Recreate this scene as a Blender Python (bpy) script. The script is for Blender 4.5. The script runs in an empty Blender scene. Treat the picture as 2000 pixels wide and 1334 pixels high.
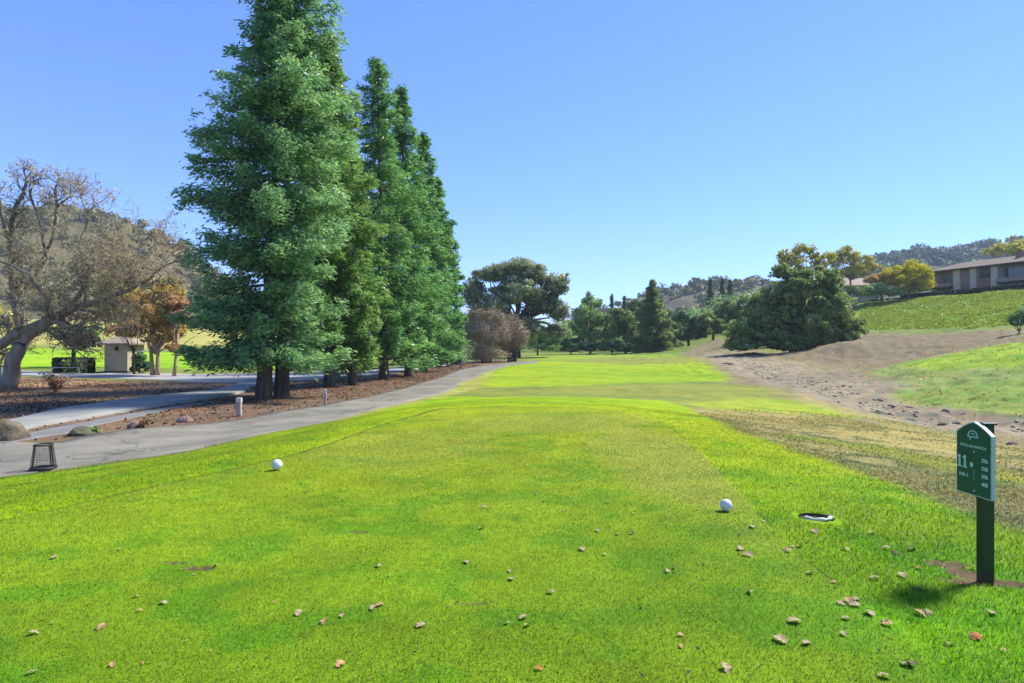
import bpy, bmesh, math, random
import numpy as np
from mathutils import Vector

# ------------------------------------------------------------------ camera, light, exposure
scene = bpy.context.scene
COL = scene.collection
H, F, CX, CY = 1.6, 1222.0, 1000.0, 667.0            # eye height, focal length in photo pixels
cam_d = bpy.data.cameras.new('camera'); cam_d.lens = 22.0; cam_d.sensor_width = 36.0
cam_d.clip_start = 0.05; cam_d.clip_end = 6000
cam = bpy.data.objects.new('camera', cam_d); COL.objects.link(cam)
cam.location = (0, 0, H); cam.rotation_euler = (math.radians(90), 0, 0)
scene.camera = cam

SUN_AZ, SUN_EL = math.radians(62), math.radians(48)   # azimuth clockwise from +Y
world = bpy.data.worlds.new('World'); scene.world = world; world.use_nodes = True
wn = world.node_tree; bg = wn.nodes['Background']
sky = wn.nodes.new('ShaderNodeTexSky'); sky.sky_type = 'NISHITA'; sky.sun_disc = False
sky.sun_elevation = SUN_EL; sky.sun_rotation = SUN_AZ
sky.air_density = 0.62; sky.dust_density = 0.0; sky.ozone_density = 6.0; sky.altitude = 200
hsv = wn.nodes.new('ShaderNodeHueSaturation'); hsv.inputs['Saturation'].default_value = 1.08
tint = wn.nodes.new('ShaderNodeVectorMath'); tint.operation = 'MULTIPLY'; tint.inputs[1].default_value = (.72, .83, 1.26)
wn.links.new(sky.outputs[0], hsv.inputs['Color']); wn.links.new(hsv.outputs[0], tint.inputs[0]); gam = wn.nodes.new('ShaderNodeGamma'); gam.inputs[1].default_value = .76; wn.links.new(tint.outputs[0], gam.inputs[0]); wn.links.new(gam.outputs[0], bg.inputs[0]); bg.inputs[1].default_value = 0.15
sun_d = bpy.data.lights.new('sun', 'SUN'); sun_d.energy = 3.1; sun_d.angle = math.radians(9)
sun_d.color = (1.0, 0.95, 0.86)
sun = bpy.data.objects.new('sun', sun_d); COL.objects.link(sun)
to_sun = Vector((math.sin(SUN_AZ) * math.cos(SUN_EL), math.cos(SUN_AZ) * math.cos(SUN_EL), math.sin(SUN_EL)))
sun.rotation_euler = to_sun.to_track_quat('Z', 'Y').to_euler(); sun.location = (20, -10, 40)
scene.view_settings.view_transform = 'Standard'; scene.view_settings.look = 'None'
scene.view_settings.exposure = 1.42; scene.view_settings.gamma = 1.0
scene.render.engine = 'CYCLES'
scene.cycles.max_bounces = 6; scene.cycles.diffuse_bounces = 3; scene.cycles.transmission_bounces = 4
scene.cycles.transparent_max_bounces = 8

rng = np.random.default_rng(7)
random.seed(7)

def P(px, py, Y):
    return np.array([(px - CX) / F * Y, Y, H + (CY - py) / F * Y])

# ------------------------------------------------------------------ noise
_tab = np.random.default_rng(11).random((256, 256))
def vn(x, y):
    xi = np.floor(x).astype(np.int64); yi = np.floor(y).astype(np.int64)
    fx = x - xi; fy = y - yi
    fx = fx * fx * (3 - 2 * fx); fy = fy * fy * (3 - 2 * fy)
    a = _tab[xi & 255, yi & 255]; b = _tab[(xi + 1) & 255, yi & 255]
    c = _tab[xi & 255, (yi + 1) & 255]; d = _tab[(xi + 1) & 255, (yi + 1) & 255]
    return (a + (b - a) * fx) * (1 - fy) + (c + (d - c) * fx) * fy
def fbm(x, y, o=4):
    s = 0; a = 0.5; t = 0
    for i in range(o):
        s = s + a * vn(x * 2 ** i + 17.3 * i, y * 2 ** i + 5.1 * i); t += a; a *= 0.5
    return s / t
def sstep(e0, e1, x):
    t = np.clip((x - e0) / (e1 - e0), 0, 1); return t * t * (3 - 2 * t)

# ------------------------------------------------------------------ terrain height
_pp = [  # photo x, photo y, distance
 (0, 930, 10.2), (360, 880, 12.6), (600, 830, 16.5), (690, 812, 18.5), (790, 787, 22.4), (877, 765, 28), (902, 747, 34), (940, 730, 44), (1020, 710, 70),
 (1090, 695, 95), (1200, 690, 115), (1300, 689, 118), (1350, 684, 95), (1400, 664, 97), (1385, 672, 92), (1340, 697, 80), (1430, 700, 68),
 (1000, 745, 35.5), (1200, 745, 35.5), (1200, 715, 58), (1050, 715, 58), (1300, 720, 52), (1380, 720, 52), (1200, 770, 27), (1400, 770, 27.0), (1300, 700, 76), (1150, 700, 85),
 (2000, 845, 19.2), (1900, 832, 21.5), (1750, 790, 28.5), (1600, 742, 45), (1500, 716, 58), (1900, 860, 17), (1700, 800, 25.5),
 (2000, 800, 22), (2000, 740, 26.5), (2000, 690, 32), (1870, 760, 28), (1880, 700, 38), (1760, 745, 36), (1760, 708, 48), (1850, 690, 50),
 (1990, 655, 48), (1990, 640, 62), (1850, 650, 74), (1700, 652, 86), (1640, 700, 64), (1700, 700, 62), (1560, 690, 75), (1450, 690, 78), (1640, 668, 78),
 (1700, 588, 132), (1760, 583, 131), (1850, 575, 120), (2000, 562, 105), (1820, 610, 105), (1700, 618, 110), (1950, 600, 84), (1560, 642, 115),
 (1480, 650, 118), (1600, 570, 150), (1690, 664, 69), (1640, 672, 68), (1745, 716, 54), (1740, 668, 66)]
_pts = [P(*p) for p in _pp]
_pts += [np.array(p, float) for p in [
 (-3.9, 15, -.30), (-2.5, 18, -.25), (0, 19, -.16), (2.5, 18, -.16), (5, 16, -.28), (0, 23, -.42), (3, 23, -.42), (6, 22, -.5), (8, 18, -.55), (9, 14, -.45),
 (4.5, 8, -.1), (5, 5, -.1), (7, 8, -.28), (7, 5, -.3), (10, 10, -.6), (12, 12, -.9), (11, 6, -.7), (16, 8, -1.2), (16, 14, -1.4), (10, 2, -.6), (25, 12, .2), (28, 20, 1.2),
 (9, 27, -.7), (12, 22, -.95), (14, 30, -.85),
 (-6, 7, -.25), (-8, 4, -.4), (-10, 8, -.58), (-14, 10, -.6), (-14, 4, -.6), (-9, 0, -.4), (0, -6, -.2), (6, -4, -.3), (-30, -10, -.6), (30, -10, 0),
 (-9, 14, -.6), (-14, 16, -.6), (-20, 16, -.6), (-8, 20, -.6), (-14, 24, -.58), (-24, 24, -.6), (-24, 34, -.6), (-12, 34, -.62), (-6, 30, -.66), (-5, 40, -.72), (-10, 50, -.7),
 (-30, 45, -.6), (-50, 45, -.6), (-60, 70, -.5), (-40, 75, -.45), (-20, 75, -.6), (-40, 100, -.1), (-70, 100, .2), (-90, 140, 5.5), (-110, 150, 7), (-60, 140, 3), (-20, 110, -.5), (-10, 150, 0), (10, 140, -.5),
 (-30, 160, 1), (30, 160, 1), (40, 150, 3), (90, 140, 10.7), (95, 120, 10.6), (100, 100, 10.6), (120, 140, 11), (110, 80, 9.5), (150, 120, 12), (70, 50, 5), (80, 20, 5), (60, 0, 3),
 (60, 170, 11), (100, 180, 12), (0, 250, 0), (-250, 150, 10), (250, 150, 14), (-300, 0, 0), (300, 0, 6), (0, -300, 0), (0, 600, 0), (-600, 300, 0), (600, 300, 8), (0, -900, 0), (900, -200, 0), (-900, -200, 0), (1200, 1200, 0), (-1200, 1200, 0), (0, 1800, 0), (2500, 0, 0), (-2500, 0, 0), (0, 3500, 0), (0, -2500, 0)]]
# tee plateau
TEE = np.array([(-8.2, -1.0), (-4.62, 5.6), (-3.55, 7.9), (-3.08, 9.0), (-2.45, 12.5), (-1.7, 15.0), (0.4, 15.6), (2.5, 14.6), (3.03, 12.8), (2.76, 9.6), (2.44, 6.8), (2.17, 4.7), (2.1, 3.0), (2.0, -3.0), (-8, -3.0)])
for x, y in [(-4, 5), (-3, 8), (-2, 12), (0, 3), (0, 6), (0, 9), (0, 12), (0, 15), (2, 4), (2.2, 8), (2.6, 12.5), (-2, 4), (2, 0), (-3, 0), (-1.5, 14)]:
    _pts.append(np.array([x, y, 0.0]))
_keep = []
for p in _pts:
    if all(np.hypot(*(p[:2] - q[:2])) > 0.8 + 0.022 * np.hypot(*p[:2]) for q in _keep): _keep.append(p)
_pts = np.array(_keep)
def _k(d2, r2): return np.sqrt(d2 + 1.0)
_r2 = (_pts[:, :2] ** 2).sum(1)
_D2 = ((_pts[:, None, :2] - _pts[None, :, :2]) ** 2).sum(2)
_A = _k(_D2, _r2[None, :]) + np.eye(len(_pts)) * 0.01
_W = np.linalg.solve(_A, _pts[:, 2])
def poly_sd(x, y, poly):
    """signed distance, positive inside"""
    n = len(poly); d = np.full(x.shape, 1e9); ins = np.zeros(x.shape, bool)
    for i in range(n):
        ax, ay = poly[i]; bx, by = poly[(i + 1) % n]
        ex, ey = bx - ax, by - ay
        t = np.clip(((x - ax) * ex + (y - ay) * ey) / (ex * ex + ey * ey + 1e-12), 0, 1)
        d = np.minimum(d, np.hypot(x - ax - t * ex, y - ay - t * ey))
        c = (ay > y) != (by > y)
        with np.errstate(divide='ignore', invalid='ignore'):
            ins ^= c & (x < (bx - ax) * (y - ay) / (by - ay + 1e-12) + ax)
    return np.where(ins, d, -d)
def hz(x, y):
    x = np.asarray(x, float); y = np.asarray(y, float); sh = x.shape
    x = x.ravel(); y = y.ravel(); z = np.zeros(len(x))
    for s in range(0, len(x), 50000):
        xs = x[s:s + 50000]; ys = y[s:s + 50000]
        d2 = (xs[:, None] - _pts[None, :, 0]) ** 2 + (ys[:, None] - _pts[None, :, 1]) ** 2
        z[s:s + 50000] = _k(d2, _r2[None, :]) @ _W
    sd = poly_sd(x, y, TEE); m = sstep(-2.6, 0.3, sd)
    z = z * (1 - m)
    return z.reshape(sh)
def gz(x, y): return float(hz(np.array([x]), np.array([y]))[0])
def G(px, py, ymax=400.0):
    """photo pixel to the point of the ground it shows"""
    Y = np.concatenate([np.arange(1.5, 40, 0.1), np.arange(40, ymax, 0.5)])
    r = H + (CY - py) / F * Y; x = (px - CX) / F * Y
    below = r < hz(x, Y)
    i = int(np.argmax(below)) if below.any() else len(Y) - 1
    lo, hi = Y[max(i - 1, 0)], Y[i]
    for _ in range(14):
        m = (lo + hi) / 2
        if H + (CY - py) / F * m < gz((px - CX) / F * m, m): hi = m
        else: lo = m
    return ((px - CX) / F * hi, hi)
def GP(l, ymax=400.0): return np.array([G(a, b, ymax) for a, b in l])

# ------------------------------------------------------------------ mesh helpers
def link(name, me, mat=None, parent=None):
    o = bpy.data.objects.new(name, me); COL.objects.link(o)
    if mat is not None: me.materials.append(mat)
    if parent is not None: o.parent = parent
    return o
def mesh_np(name, V, Fq, smooth=False):
    me = bpy.data.meshes.new(name); V = np.asarray(V, np.float32); Fq = np.asarray(Fq, np.int32)
    k = Fq.shape[1]
    me.vertices.add(len(V)); me.vertices.foreach_set('co', V.ravel())
    me.loops.add(Fq.size); me.loops.foreach_set('vertex_index', Fq.ravel())
    me.polygons.add(len(Fq)); me.polygons.foreach_set('loop_start', np.arange(0, Fq.size, k, dtype=np.int32))
    if smooth: me.polygons.foreach_set('use_smooth', np.ones(len(Fq), bool))
    me.update(calc_edges=True); me.validate()
    return me
def empty(name, loc, label, cat, group=None, rz=0.0):
    o = bpy.data.objects.new(name, None); COL.objects.link(o); o.location = loc; o.rotation_euler = (0, 0, rz)
    o.empty_display_size = 0.2
    return tag(o, label, cat, group)
def tag(o, label=None, cat=None, group=None, kind=None):
    if label: o['label'] = label
    if cat: o['category'] = cat
    if group: o['group'] = group
    if kind: o['kind'] = kind
    return o
class MB:
    def __init__(s): s.v = []; s.f = []
    def add(s, vs, fs):
        b = len(s.v); s.v += [tuple(v) for v in vs]; s.f += [tuple(i + b for i in f) for f in fs]
    def box(s, x0, x1, y0, y1, z0, z1):
        s.add([(x0, y0, z0), (x1, y0, z0), (x1, y1, z0), (x0, y1, z0), (x0, y0, z1), (x1, y0, z1), (x1, y1, z1), (x0, y1, z1)],
              [(0, 3, 2, 1), (4, 5, 6, 7), (0, 1, 5, 4), (1, 2, 6, 5), (2, 3, 7, 6), (3, 0, 4, 7)])
    def tube(s, pts, rad, n=6, cap=True, jag=0.0):
        pts = [np.array(p, float) for p in pts]; k = len(pts); up = np.array([0.13, 0.2, 0.97]); vs = []
        for i, p in enumerate(pts):
            d = pts[min(i + 1, k - 1)] - pts[max(i - 1, 0)]; d = d / (np.linalg.norm(d) + 1e-9)
            a = np.cross(d, up if abs(d @ up) < 0.9 else np.array([1.0, 0, 0.1])); a /= np.linalg.norm(a) + 1e-9
            b = np.cross(d, a)
            for j in range(n):
                t = 2 * math.pi * j / n; r = rad[i] * (1 + (jag * (random.random() - .5) if jag else 0))
                vs.append(p + (a * math.cos(t) + b * math.sin(t)) * r)
        fs = [(i * n + j, i * n + (j + 1) % n, (i + 1) * n + (j + 1) % n, (i + 1) * n + j) for i in range(k - 1) for j in range(n)]
        if cap: fs += [tuple(range(n))[::-1], tuple((k - 1) * n + j for j in range(n))]
        s.add(vs, fs)
    def build(s, name, mat=None, parent=None, smooth=False, bevel=0.0):
        me = bpy.data.meshes.new(name); me.from_pydata(s.v, [], s.f)
        if smooth: me.polygons.foreach_set('use_smooth', [True] * len(me.polygons))
        me.update(); o = link(name, me, mat, parent)
        if bevel:
            m = o.modifiers.new('edge', 'BEVEL'); m.width = bevel; m.segments = 2
        return o
def unit(v): return v / (np.linalg.norm(v, axis=-1, keepdims=True) + 1e-9)

# ------------------------------------------------------------------ materials
def new_mat(name):
    m = bpy.data.materials.new(name); m.use_nodes = True
    nt = m.node_tree; b = nt.nodes['Principled BSDF']; return m, nt, b
def noise_mat(name, c1, c2, scale=5.0, rough=0.8, bump=0.0, bscale=None, spec=0.3, detail=6, stretch=None, metallic=0.0):
    m, nt, b = new_mat(name); N = nt.nodes; L = nt.links
    tc = N.new('ShaderNodeTexCoord'); no = N.new('ShaderNodeTexNoise'); no.inputs['Scale'].default_value = scale; no.inputs['Detail'].default_value = detail
    src = tc.outputs['Object']
    if stretch:
        mp = N.new('ShaderNodeMapping'); mp.inputs['Scale'].default_value = stretch; L.new(src, mp.inputs[0]); src = mp.outputs[0]
    L.new(src, no.inputs['Vector'])
    r = N.new('ShaderNodeValToRGB'); r.color_ramp.elements[0].position = 0.3; r.color_ramp.elements[1].position = 0.7
    r.color_ramp.elements[0].color = (*c1, 1); r.color_ramp.elements[1].color = (*c2, 1)
    L.new(no.outputs['Fac'], r.inputs[0]); L.new(r.outputs[0], b.inputs['Base Color'])
    b.inputs['Roughness'].default_value = rough; b.inputs['Specular IOR Level'].default_value = spec; b.inputs['Metallic'].default_value = metallic
    if bump:
        n2 = N.new('ShaderNodeTexNoise'); n2.inputs['Scale'].default_value = bscale or scale * 4; n2.inputs['Detail'].default_value = 8
        L.new(src, n2.inputs['Vector'])
        bp = N.new('ShaderNodeBump'); bp.inputs['Strength'].default_value = 1.0; bp.inputs['Distance'].default_value = bump
        L.new(n2.outputs['Fac'], bp.inputs['Height']); L.new(bp.outputs[0], b.inputs['Normal'])
    return m
def leaf_mat(name, cols, trans=0.3, cn=0.6, rough=0.75, spec=0.08):
    """foliage: colour runs over the leaves' own 'tint'"""
    m, nt, b = new_mat(name); N = nt.nodes; L = nt.links
    at = N.new('ShaderNodeAttribute'); at.attribute_name = 'tint'
    r = N.new('ShaderNodeValToRGB'); el = r.color_ramp.elements
    for i, c in enumerate(cols):
        pos = i / (len(cols) - 1)
        e = el[0] if i == 0 else (el[1] if i == len(cols) - 1 else el.new(pos))
        e.position = pos; e.color = (*c, 1)
    L.new(at.outputs['Fac'], r.inputs[0]); L.new(r.outputs[0], b.inputs['Base Color'])
    b.inputs['Roughness'].default_value = rough; b.inputs['Specular IOR Level'].default_value = spec
    ca = N.new('ShaderNodeAttribute'); ca.attribute_name = 'cn'
    ge = N.new('ShaderNodeNewGeometry'); mx = N.new('ShaderNodeMix'); mx.data_type = 'VECTOR'; mx.inputs['Factor'].default_value = cn
    L.new(ge.outputs['Normal'], mx.inputs[4]); L.new(ca.outputs['Vector'], mx.inputs[5])
    nn = N.new('ShaderNodeVectorMath'); nn.operation = 'NORMALIZE'; L.new(mx.outputs[1], nn.inputs[0])
    L.new(nn.outputs[0], b.inputs['Normal'])
    tr = N.new('ShaderNodeBsdfTranslucent'); hs = N.new('ShaderNodeHueSaturation'); hs.inputs['Value'].default_value = 1.2; hs.inputs['Saturation'].default_value = 1.08
    L.new(r.outputs[0], hs.inputs['Color']); L.new(hs.outputs[0], tr.inputs[0])
    ms = N.new('ShaderNodeMixShader'); ms.inputs[0].default_value = trans
    L.new(b.outputs[0], ms.inputs[1]); L.new(tr.outputs[0], ms.inputs[2])
    L.new(ms.outputs[0], N['Material Output'].inputs['Surface'])
    return m

def leaves(name, C, cn, size, mat, parent=None, aspect=0.5, dirs=None, dmix=0.0, tint=None, rg=None):
    """one mesh of leaf-sized diamonds at the points C"""
    rg = rg or rng; n = len(C)
    a = unit(rg.normal(size=(n, 3)))
    if dirs is not None: a = unit(a * (1 - dmix) + dirs * dmix)
    b = unit(np.cross(a, unit(rg.normal(size=(n, 3)))))
    s = size * rg.uniform(0.6, 1.3, n)[:, None]
    V = np.empty((n, 4, 3)); c3 = np.cross(a, b)
    V[:, 0] = C - a * s * .5; V[:, 1] = C + b * s * .5 * aspect - c3 * s * .08; V[:, 2] = C + a * s * .5; V[:, 3] = C - b * s * .5 * aspect - c3 * s * .08
    me = mesh_np(name, V.reshape(-1, 3), np.arange(n * 4).reshape(n, 4))
    at = me.attributes.new('cn', 'FLOAT_VECTOR', 'POINT'); at.data.foreach_set('vector', np.repeat(unit(cn), 4, 0).astype(np.float32).ravel())
    if tint is None: tint = rg.random(n)
    at = me.attributes.new('tint', 'FLOAT', 'POINT'); at.data.foreach_set('value', np.repeat(np.clip(tint, 0, 1), 4).astype(np.float32))
    return link(name, me, mat, parent)

# ------------------------------------------------------------------ ground zones
CART_UP = [(-260, 905), (-60, 872), (0, 864), (105, 868), (150, 857), (252, 839), (420, 827), (470, 819), (632, 792), (715, 776), (790, 758), (840, 743), (902, 721), (940, 715), (1000, 707.5), (1050, 704.5)]
CART_LO = [(-260, 990), (-60, 945), (0, 932), (110, 918), (200, 905), (300, 892), (480, 856), (560, 840), (690, 812), (790, 787), (877, 765), (905, 746), (940, 731), (962, 723), (1010, 712), (1055, 707)]
FOOT_UP = [(-250, 872), (33, 821), (105, 804), (210, 788), (330, 773), (420, 765), (462, 752), (490, 742)]
FOOT_LO = [(-250, 905), (45, 841), (120, 826), (255, 804), (345, 790), (420, 780), (478, 766), (512, 749)]
SIDE_UP = [(-250, 915), (50, 847), (126, 831), (255, 808), (345, 793), (420, 782.5)]
SIDE_LO = [(-250, 950), (0, 868), (135, 846), (200, 828), (262, 816), (345, 798), (420, 785)]
ROAD_UP = [(-300, 722), (0, 723), (105, 726), (200, 729), (300, 729), (400, 731), (520, 729), (700, 724), (840, 712), (880, 706)]
ROAD_LO = [(-300, 729), (0, 731), (105, 736), (200, 739), (300, 742), (400, 748), (500, 750), (620, 742), (720, 733), (850, 718), (893, 710)]
def ribbon_poly(u, l): return np.concatenate([GP(u, 120), GP(l, 120)[::-1]])
W_CART, W_FOOT, W_SIDE, W_ROAD = [ribbon_poly(a, b) for a, b in ((CART_UP, CART_LO), (FOOT_UP, FOOT_LO), (SIDE_UP, SIDE_LO), (ROAD_UP, ROAD_LO))]

C_ROUGH = (.17, .20, .035); C_FAIR = (.255, .325, .010); C_FRINGE = (.25, .35, .003); C_TEE = (.228, .30, .008)
C_TAN = (.225, .18, .085); C_GRAVEL = (.27, .21, .13); C_DUFF = (.15, .098, .062); C_EARTH = (.23, .165, .095); C_OLIVE = (.215, .225, .035)
C_STRAW = (.36, .29, .09)
zones = [  # polygon, colour, edge softness in m, edge wobble in m, wobble size
 (GP([(-300, 800), (-300, 735), (0, 735), (420, 748), (700, 732), (905, 705), (1010, 703), (940, 716), (800, 755), (632, 792), (420, 830), (150, 860), (0, 868), (-300, 930)], 120), (.20, .125, .07), .4, .5, .8),
 (GP([(420, 790), (480, 775), (620, 752), (760, 737), (900, 708), (940, 714), (800, 757), (632, 794), (420, 829), (250, 842)], 120), C_DUFF, .35, .4, 1.0),
 (GP([(-300, 800), (-300, 748), (0, 752), (200, 742), (400, 750), (430, 760), (300, 768), (100, 795)], 120), (.33, .20, .11), .5, .5, .8),  # paler strip: sunlight on the mulch painted into its colour
 (GP([(-300, 840), (-300, 790), (0, 775), (200, 758), (430, 752), (330, 772), (180, 790), (30, 822)], 120), (.20, .13, .08), .5, .4, .8),  # darker strip: shadow of the conifers painted over the mulch
 # lawn behind the road
 (np.array([(-130, 52), (-20, 52), (-14, 60), (-16, 95), (-90, 100), (-160, 90)], float), (.24, .38, .01), 1.5, 1.0, .2),
 (np.array([(-60, 104), (-200, 98), (-260, 140), (-150, 200), (-30, 170)], float), (.38, .33, .08), 4, 4, .1),
 # right: dry ground down to the creek and the far bank
 (GP([(1330, 690), (1400, 655), (1500, 690), (1700, 650), (1990, 642), (2300, 640), (2500, 700), (2300, 1250), (2000, 1040), (1850, 985), (1600, 893), (1440, 842), (1350, 800), (1500, 800), (1440, 760), (1380, 722)], 110), C_TAN, .8, 1.2, .35),
 (GP([(930, 762), (1100, 757), (1240, 752), (1420, 748), (1560, 770), (1480, 782), (1300, 775), (1100, 770), (940, 772)], 110), C_OLIVE, 1.0, 1.5, .3),
 (GP([(1350, 802), (1420, 795), (1650, 820), (1850, 850), (2000, 880), (2000, 905), (1800, 880), (1600, 850), (1450, 825)], 60), (.29, .235, .07), .5, .6, .5),
 (GP([(1440, 838), (1600, 850), (1850, 890), (2000, 925), (2000, 1030), (1860, 980), (1700, 920), (1560, 880)], 60), (.22, .195, .065), .4, .6, .6),
 (GP([(1500, 840), (1700, 862), (1960, 915), (2100, 960), (1960, 945), (1700, 890), (1560, 862)], 60), (.24, .26, .04), .3, .7, .7),
 (GP([(1330, 785), (1450, 778), (1560, 780), (1650, 795), (1740, 815), (1690, 822), (1560, 808), (1450, 803), (1380, 800)], 60), (.21, .28, .02), .6, .6, .4),
 (GP([(1560, 768), (1650, 790), (1770, 820), (1850, 842), (1900, 860), (1800, 845), (1650, 808), (1560, 785)], 60), (.30, .25, .08), .5, .5, .5),
 # creek bed
 (GP([(1370, 685), (1450, 697), (1560, 710), (1700, 728), (1780, 770), (1860, 795), (1950, 808), (2100, 822), (2100, 882), (1950, 852), (1800, 834), (1650, 795), (1540, 762), (1440, 728), (1390, 706)], 110), C_GRAVEL, 1.0, 1.6, .5),
 # earth bank with its shade painted in darker, and mown hillside to the right
 (GP([(1480, 698), (1700, 652), (1990, 645), (2000, 665), (1800, 700), (1740, 715), (1600, 708)], 100), (.20, .15, .085), .8, 1.0, .3),
 (GP([(1700, 725), (1800, 703), (1980, 668), (2300, 640), (2400, 800), (2100, 822), (1950, 800), (1800, 775)], 60), (.225, .255, .06), .8, 1.3, .35),
 (GP([(1740, 718), (1840, 697), (1980, 670), (2300, 650), (2300, 720), (2000, 720), (1890, 722)], 60), (.25, .34, .02), .6, .8, .3),
 (GP([(1750, 765), (1850, 760), (2010, 735), (2100, 800), (1960, 808), (1850, 795)], 60), (.235, .28, .05), .6, 1.0, .5),
 # planted slope under the houses
 (GP([(1640, 640), (1700, 645), (1850, 642), (1990, 634), (2300, 620), (2500, 560), (2000, 565), (1850, 578), (1760, 586), (1680, 590)], 150), (.16, .26, .025), 1.0, 1.0, .2),
 # fairway
 (GP([(962, 724), (1040, 704), (1180, 699), (1340, 699), (1395, 716), (1430, 742), (1300, 748), (1150, 752), (1000, 757), (925, 757)], 110), C_FAIR, .8, .8, .3),
 (GP([(1010, 712), (1045, 693), (1320, 690), (1340, 697), (1180, 702), (1060, 706)], 130), (.23, .30, .03), 1.2, .8, .2),
 (GP([(1090, 706), (1150, 699), (1350, 697), (1380, 708), (1250, 712)], 110), (.22, .23, .04), 1.2, 1.0, .2),
 # mown surround of the tee and the tee itself
 (np.concatenate([GP([(-300, 1000), (0, 934), (110, 921), (300, 895), (480, 859), (690, 815), (790, 790), (860, 772), (960, 776), (1150, 776), (1300, 783), (1360, 803), (1440, 843), (1600, 894), (1850, 986), (2000, 1040), (2300, 1150)], 40), np.array([(7, 0), (5, -3), (-9, -3)])]), C_FRINGE, .25, .25, 1.2),
 (GP([(890, 752), (940, 732), (965, 724), (935, 757), (870, 775), (740, 803), (600, 834), (700, 808)], 60), (.30, .29, .06), .25, .2, 1.5),
 (TEE, C_TEE, .10, .10, 2.3),
]
SOIL = [(G(1845, 1100), .16, .08), (G(1880, 1118), .16, .09), (G(1960, 1140), .17, .07), (G(1905, 1135), .2, .10), (G(388, 1108), .13, .04), (G(345, 1098), .08, .03), (G(700, 1037), .08, .02), (G(920, 1174), .12, .02)]
PIT = G(1592, 1008)

def tee_sd(x, y):
    return poly_sd(x, y, TEE) + (fbm(x * 2.3 + 31, y * 2.3, 4) - .5) * .16 * (x > 0) + (fbm(x * 5, y * 5) - .5) * .05

def ground_colour(x, y):
    c = np.tile(np.array(C_ROUGH), (len(x), 1))
    for poly, col, soft, wob, ws in zones:
        x0, y0 = poly.min(0) - 3 * soft - wob; x1, y1 = poly.max(0) + 3 * soft + wob
        k = (x > x0) & (x < x1) & (y > y0) & (y < y1)
        if not k.any(): continue
        sd = poly_sd(x[k], y[k], poly) + (fbm(x[k] * ws + 3, y[k] * ws + 9, 4) - .5) * 2 * wob
        m = sstep(-soft, soft, sd)[:, None]
        c[k] = c[k] * (1 - m) + np.array(col) * m
    # wear: mottling of tone, yellower and darker patches
    n1 = fbm(x * .35, y * .35, 4) - .5; n2 = fbm(x * 1.7 + 40, y * 1.7, 4) - .5; n3 = fbm(x * .09 + 7, y * .09 + 3, 3) - .5
    g = (c[:, 1] > c[:, 0] * 1.1)[:, None]
    c = c * (1 + (n1 * .35 + n2 * .35 + n3 * .3)[:, None])
    c[:, 0] = np.where(g[:, 0], c[:, 0] * (1 + n3 * .35 + n1 * .22), c[:, 0])
    # greener, lusher turf close to the near right
    mott = fbm(x * 2.1 + 60, y * 3.0 + 8, 5); c *= (1 - .13 * sstep(.5, .72, mott) * (np.hypot(x, y) < 30))[:, None]; c[:, 0] *= 1 - .25 * sstep(.5, .7, mott)
    lush = sstep(6.0, 2.5, y) * sstep(-.6, .2, -poly_sd(x, y, TEE)) * (x > 0)
    c[:, 0] *= 1 - .25 * lush
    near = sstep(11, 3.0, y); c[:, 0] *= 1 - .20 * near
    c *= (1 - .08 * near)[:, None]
    # worn paler patches on the tee
    for (wx, wy, rx, ry, s) in ((2.0, 8.4, 1.0, 3.6, .6), (-1.6, 9.5, 1.6, 2.0, .35), (0.8, 12.5, 2.4, 1.6, .5)):
        d = ((x - wx) / rx) ** 2 + ((y - wy) / ry) ** 2 + (fbm(x * 1.2, y * 1.2) - .5) * 1.2
        m = (sstep(1.2, .3, d) * s * (poly_sd(x, y, TEE) > 0))[:, None]
        c = c * (1 - m) + np.array((.27, .285, .045)) * m
    # the edge cut along the tee
    e = np.abs(tee_sd(x, y))
    brk = np.where(x < 0, 1.0, sstep(.42, .62, fbm(x * 1.6 + 9, y * 1.6, 3)) * .7)
    w = np.where(x < 0, .06, .022)
    m = (sstep(1.0, .35, e / w) * .93 * brk * sstep(24, 14, y))[:, None]
    c = c * (1 - m) + np.array((.035, .05, .012)) * m
    for (sx, sy), rx, ry in SOIL:
        d = np.hypot((x - sx) / rx, (y - sy) / ry) + (fbm(x * 18, y * 18) - .5) * 1.0
        m = sstep(1.15, .8, d)[:, None]
        c = c * (1 - m) + np.array((.13, .09, .05)) * m
    return np.clip(c, 0.003, .8)

def relief(x, y):
    z = (fbm(x * .8, y * .8, 3) - .5) * .05 + (fbm(x * 7, y * 7, 3) - .5) * .012
    far = sstep(14, 40, y)
    z = z + (fbm(x * .25 + 4, y * .25, 4) - .5) * .35 * far * sstep(6, 14, np.abs(x - 3))
    rightbank = sstep(10, 15, x) * sstep(8, 14, y)
    z = z + (fbm(x * 1.4, y * 1.4, 5) - .5) * .35 * rightbank
    for (sx, sy), rx, ry in SOIL:
        z = z - .02 * sstep(1.2, .5, np.hypot((x - sx) / rx, (y - sy) / ry))
    e = np.abs(tee_sd(x, y)) + (x > 0) * 9; z = z - .035 * sstep(.07, .02, e) * sstep(16, 12, y)
    pm = sstep(1.15, .95, np.hypot((x - PIT[0]) / .14, (y - PIT[1]) / .14)); z = z * (1 - pm) - .10 * pm
    for poly in (W_CART, W_FOOT, W_SIDE, W_ROAD):
        k = poly_sd(x, y, poly)
        z = np.where(k > 0, z * (1 - sstep(0, .1, k)) - .06 * sstep(.03, .2, k), z * (1 - .8 * sstep(-.6, 0, k)))
    return z

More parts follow.
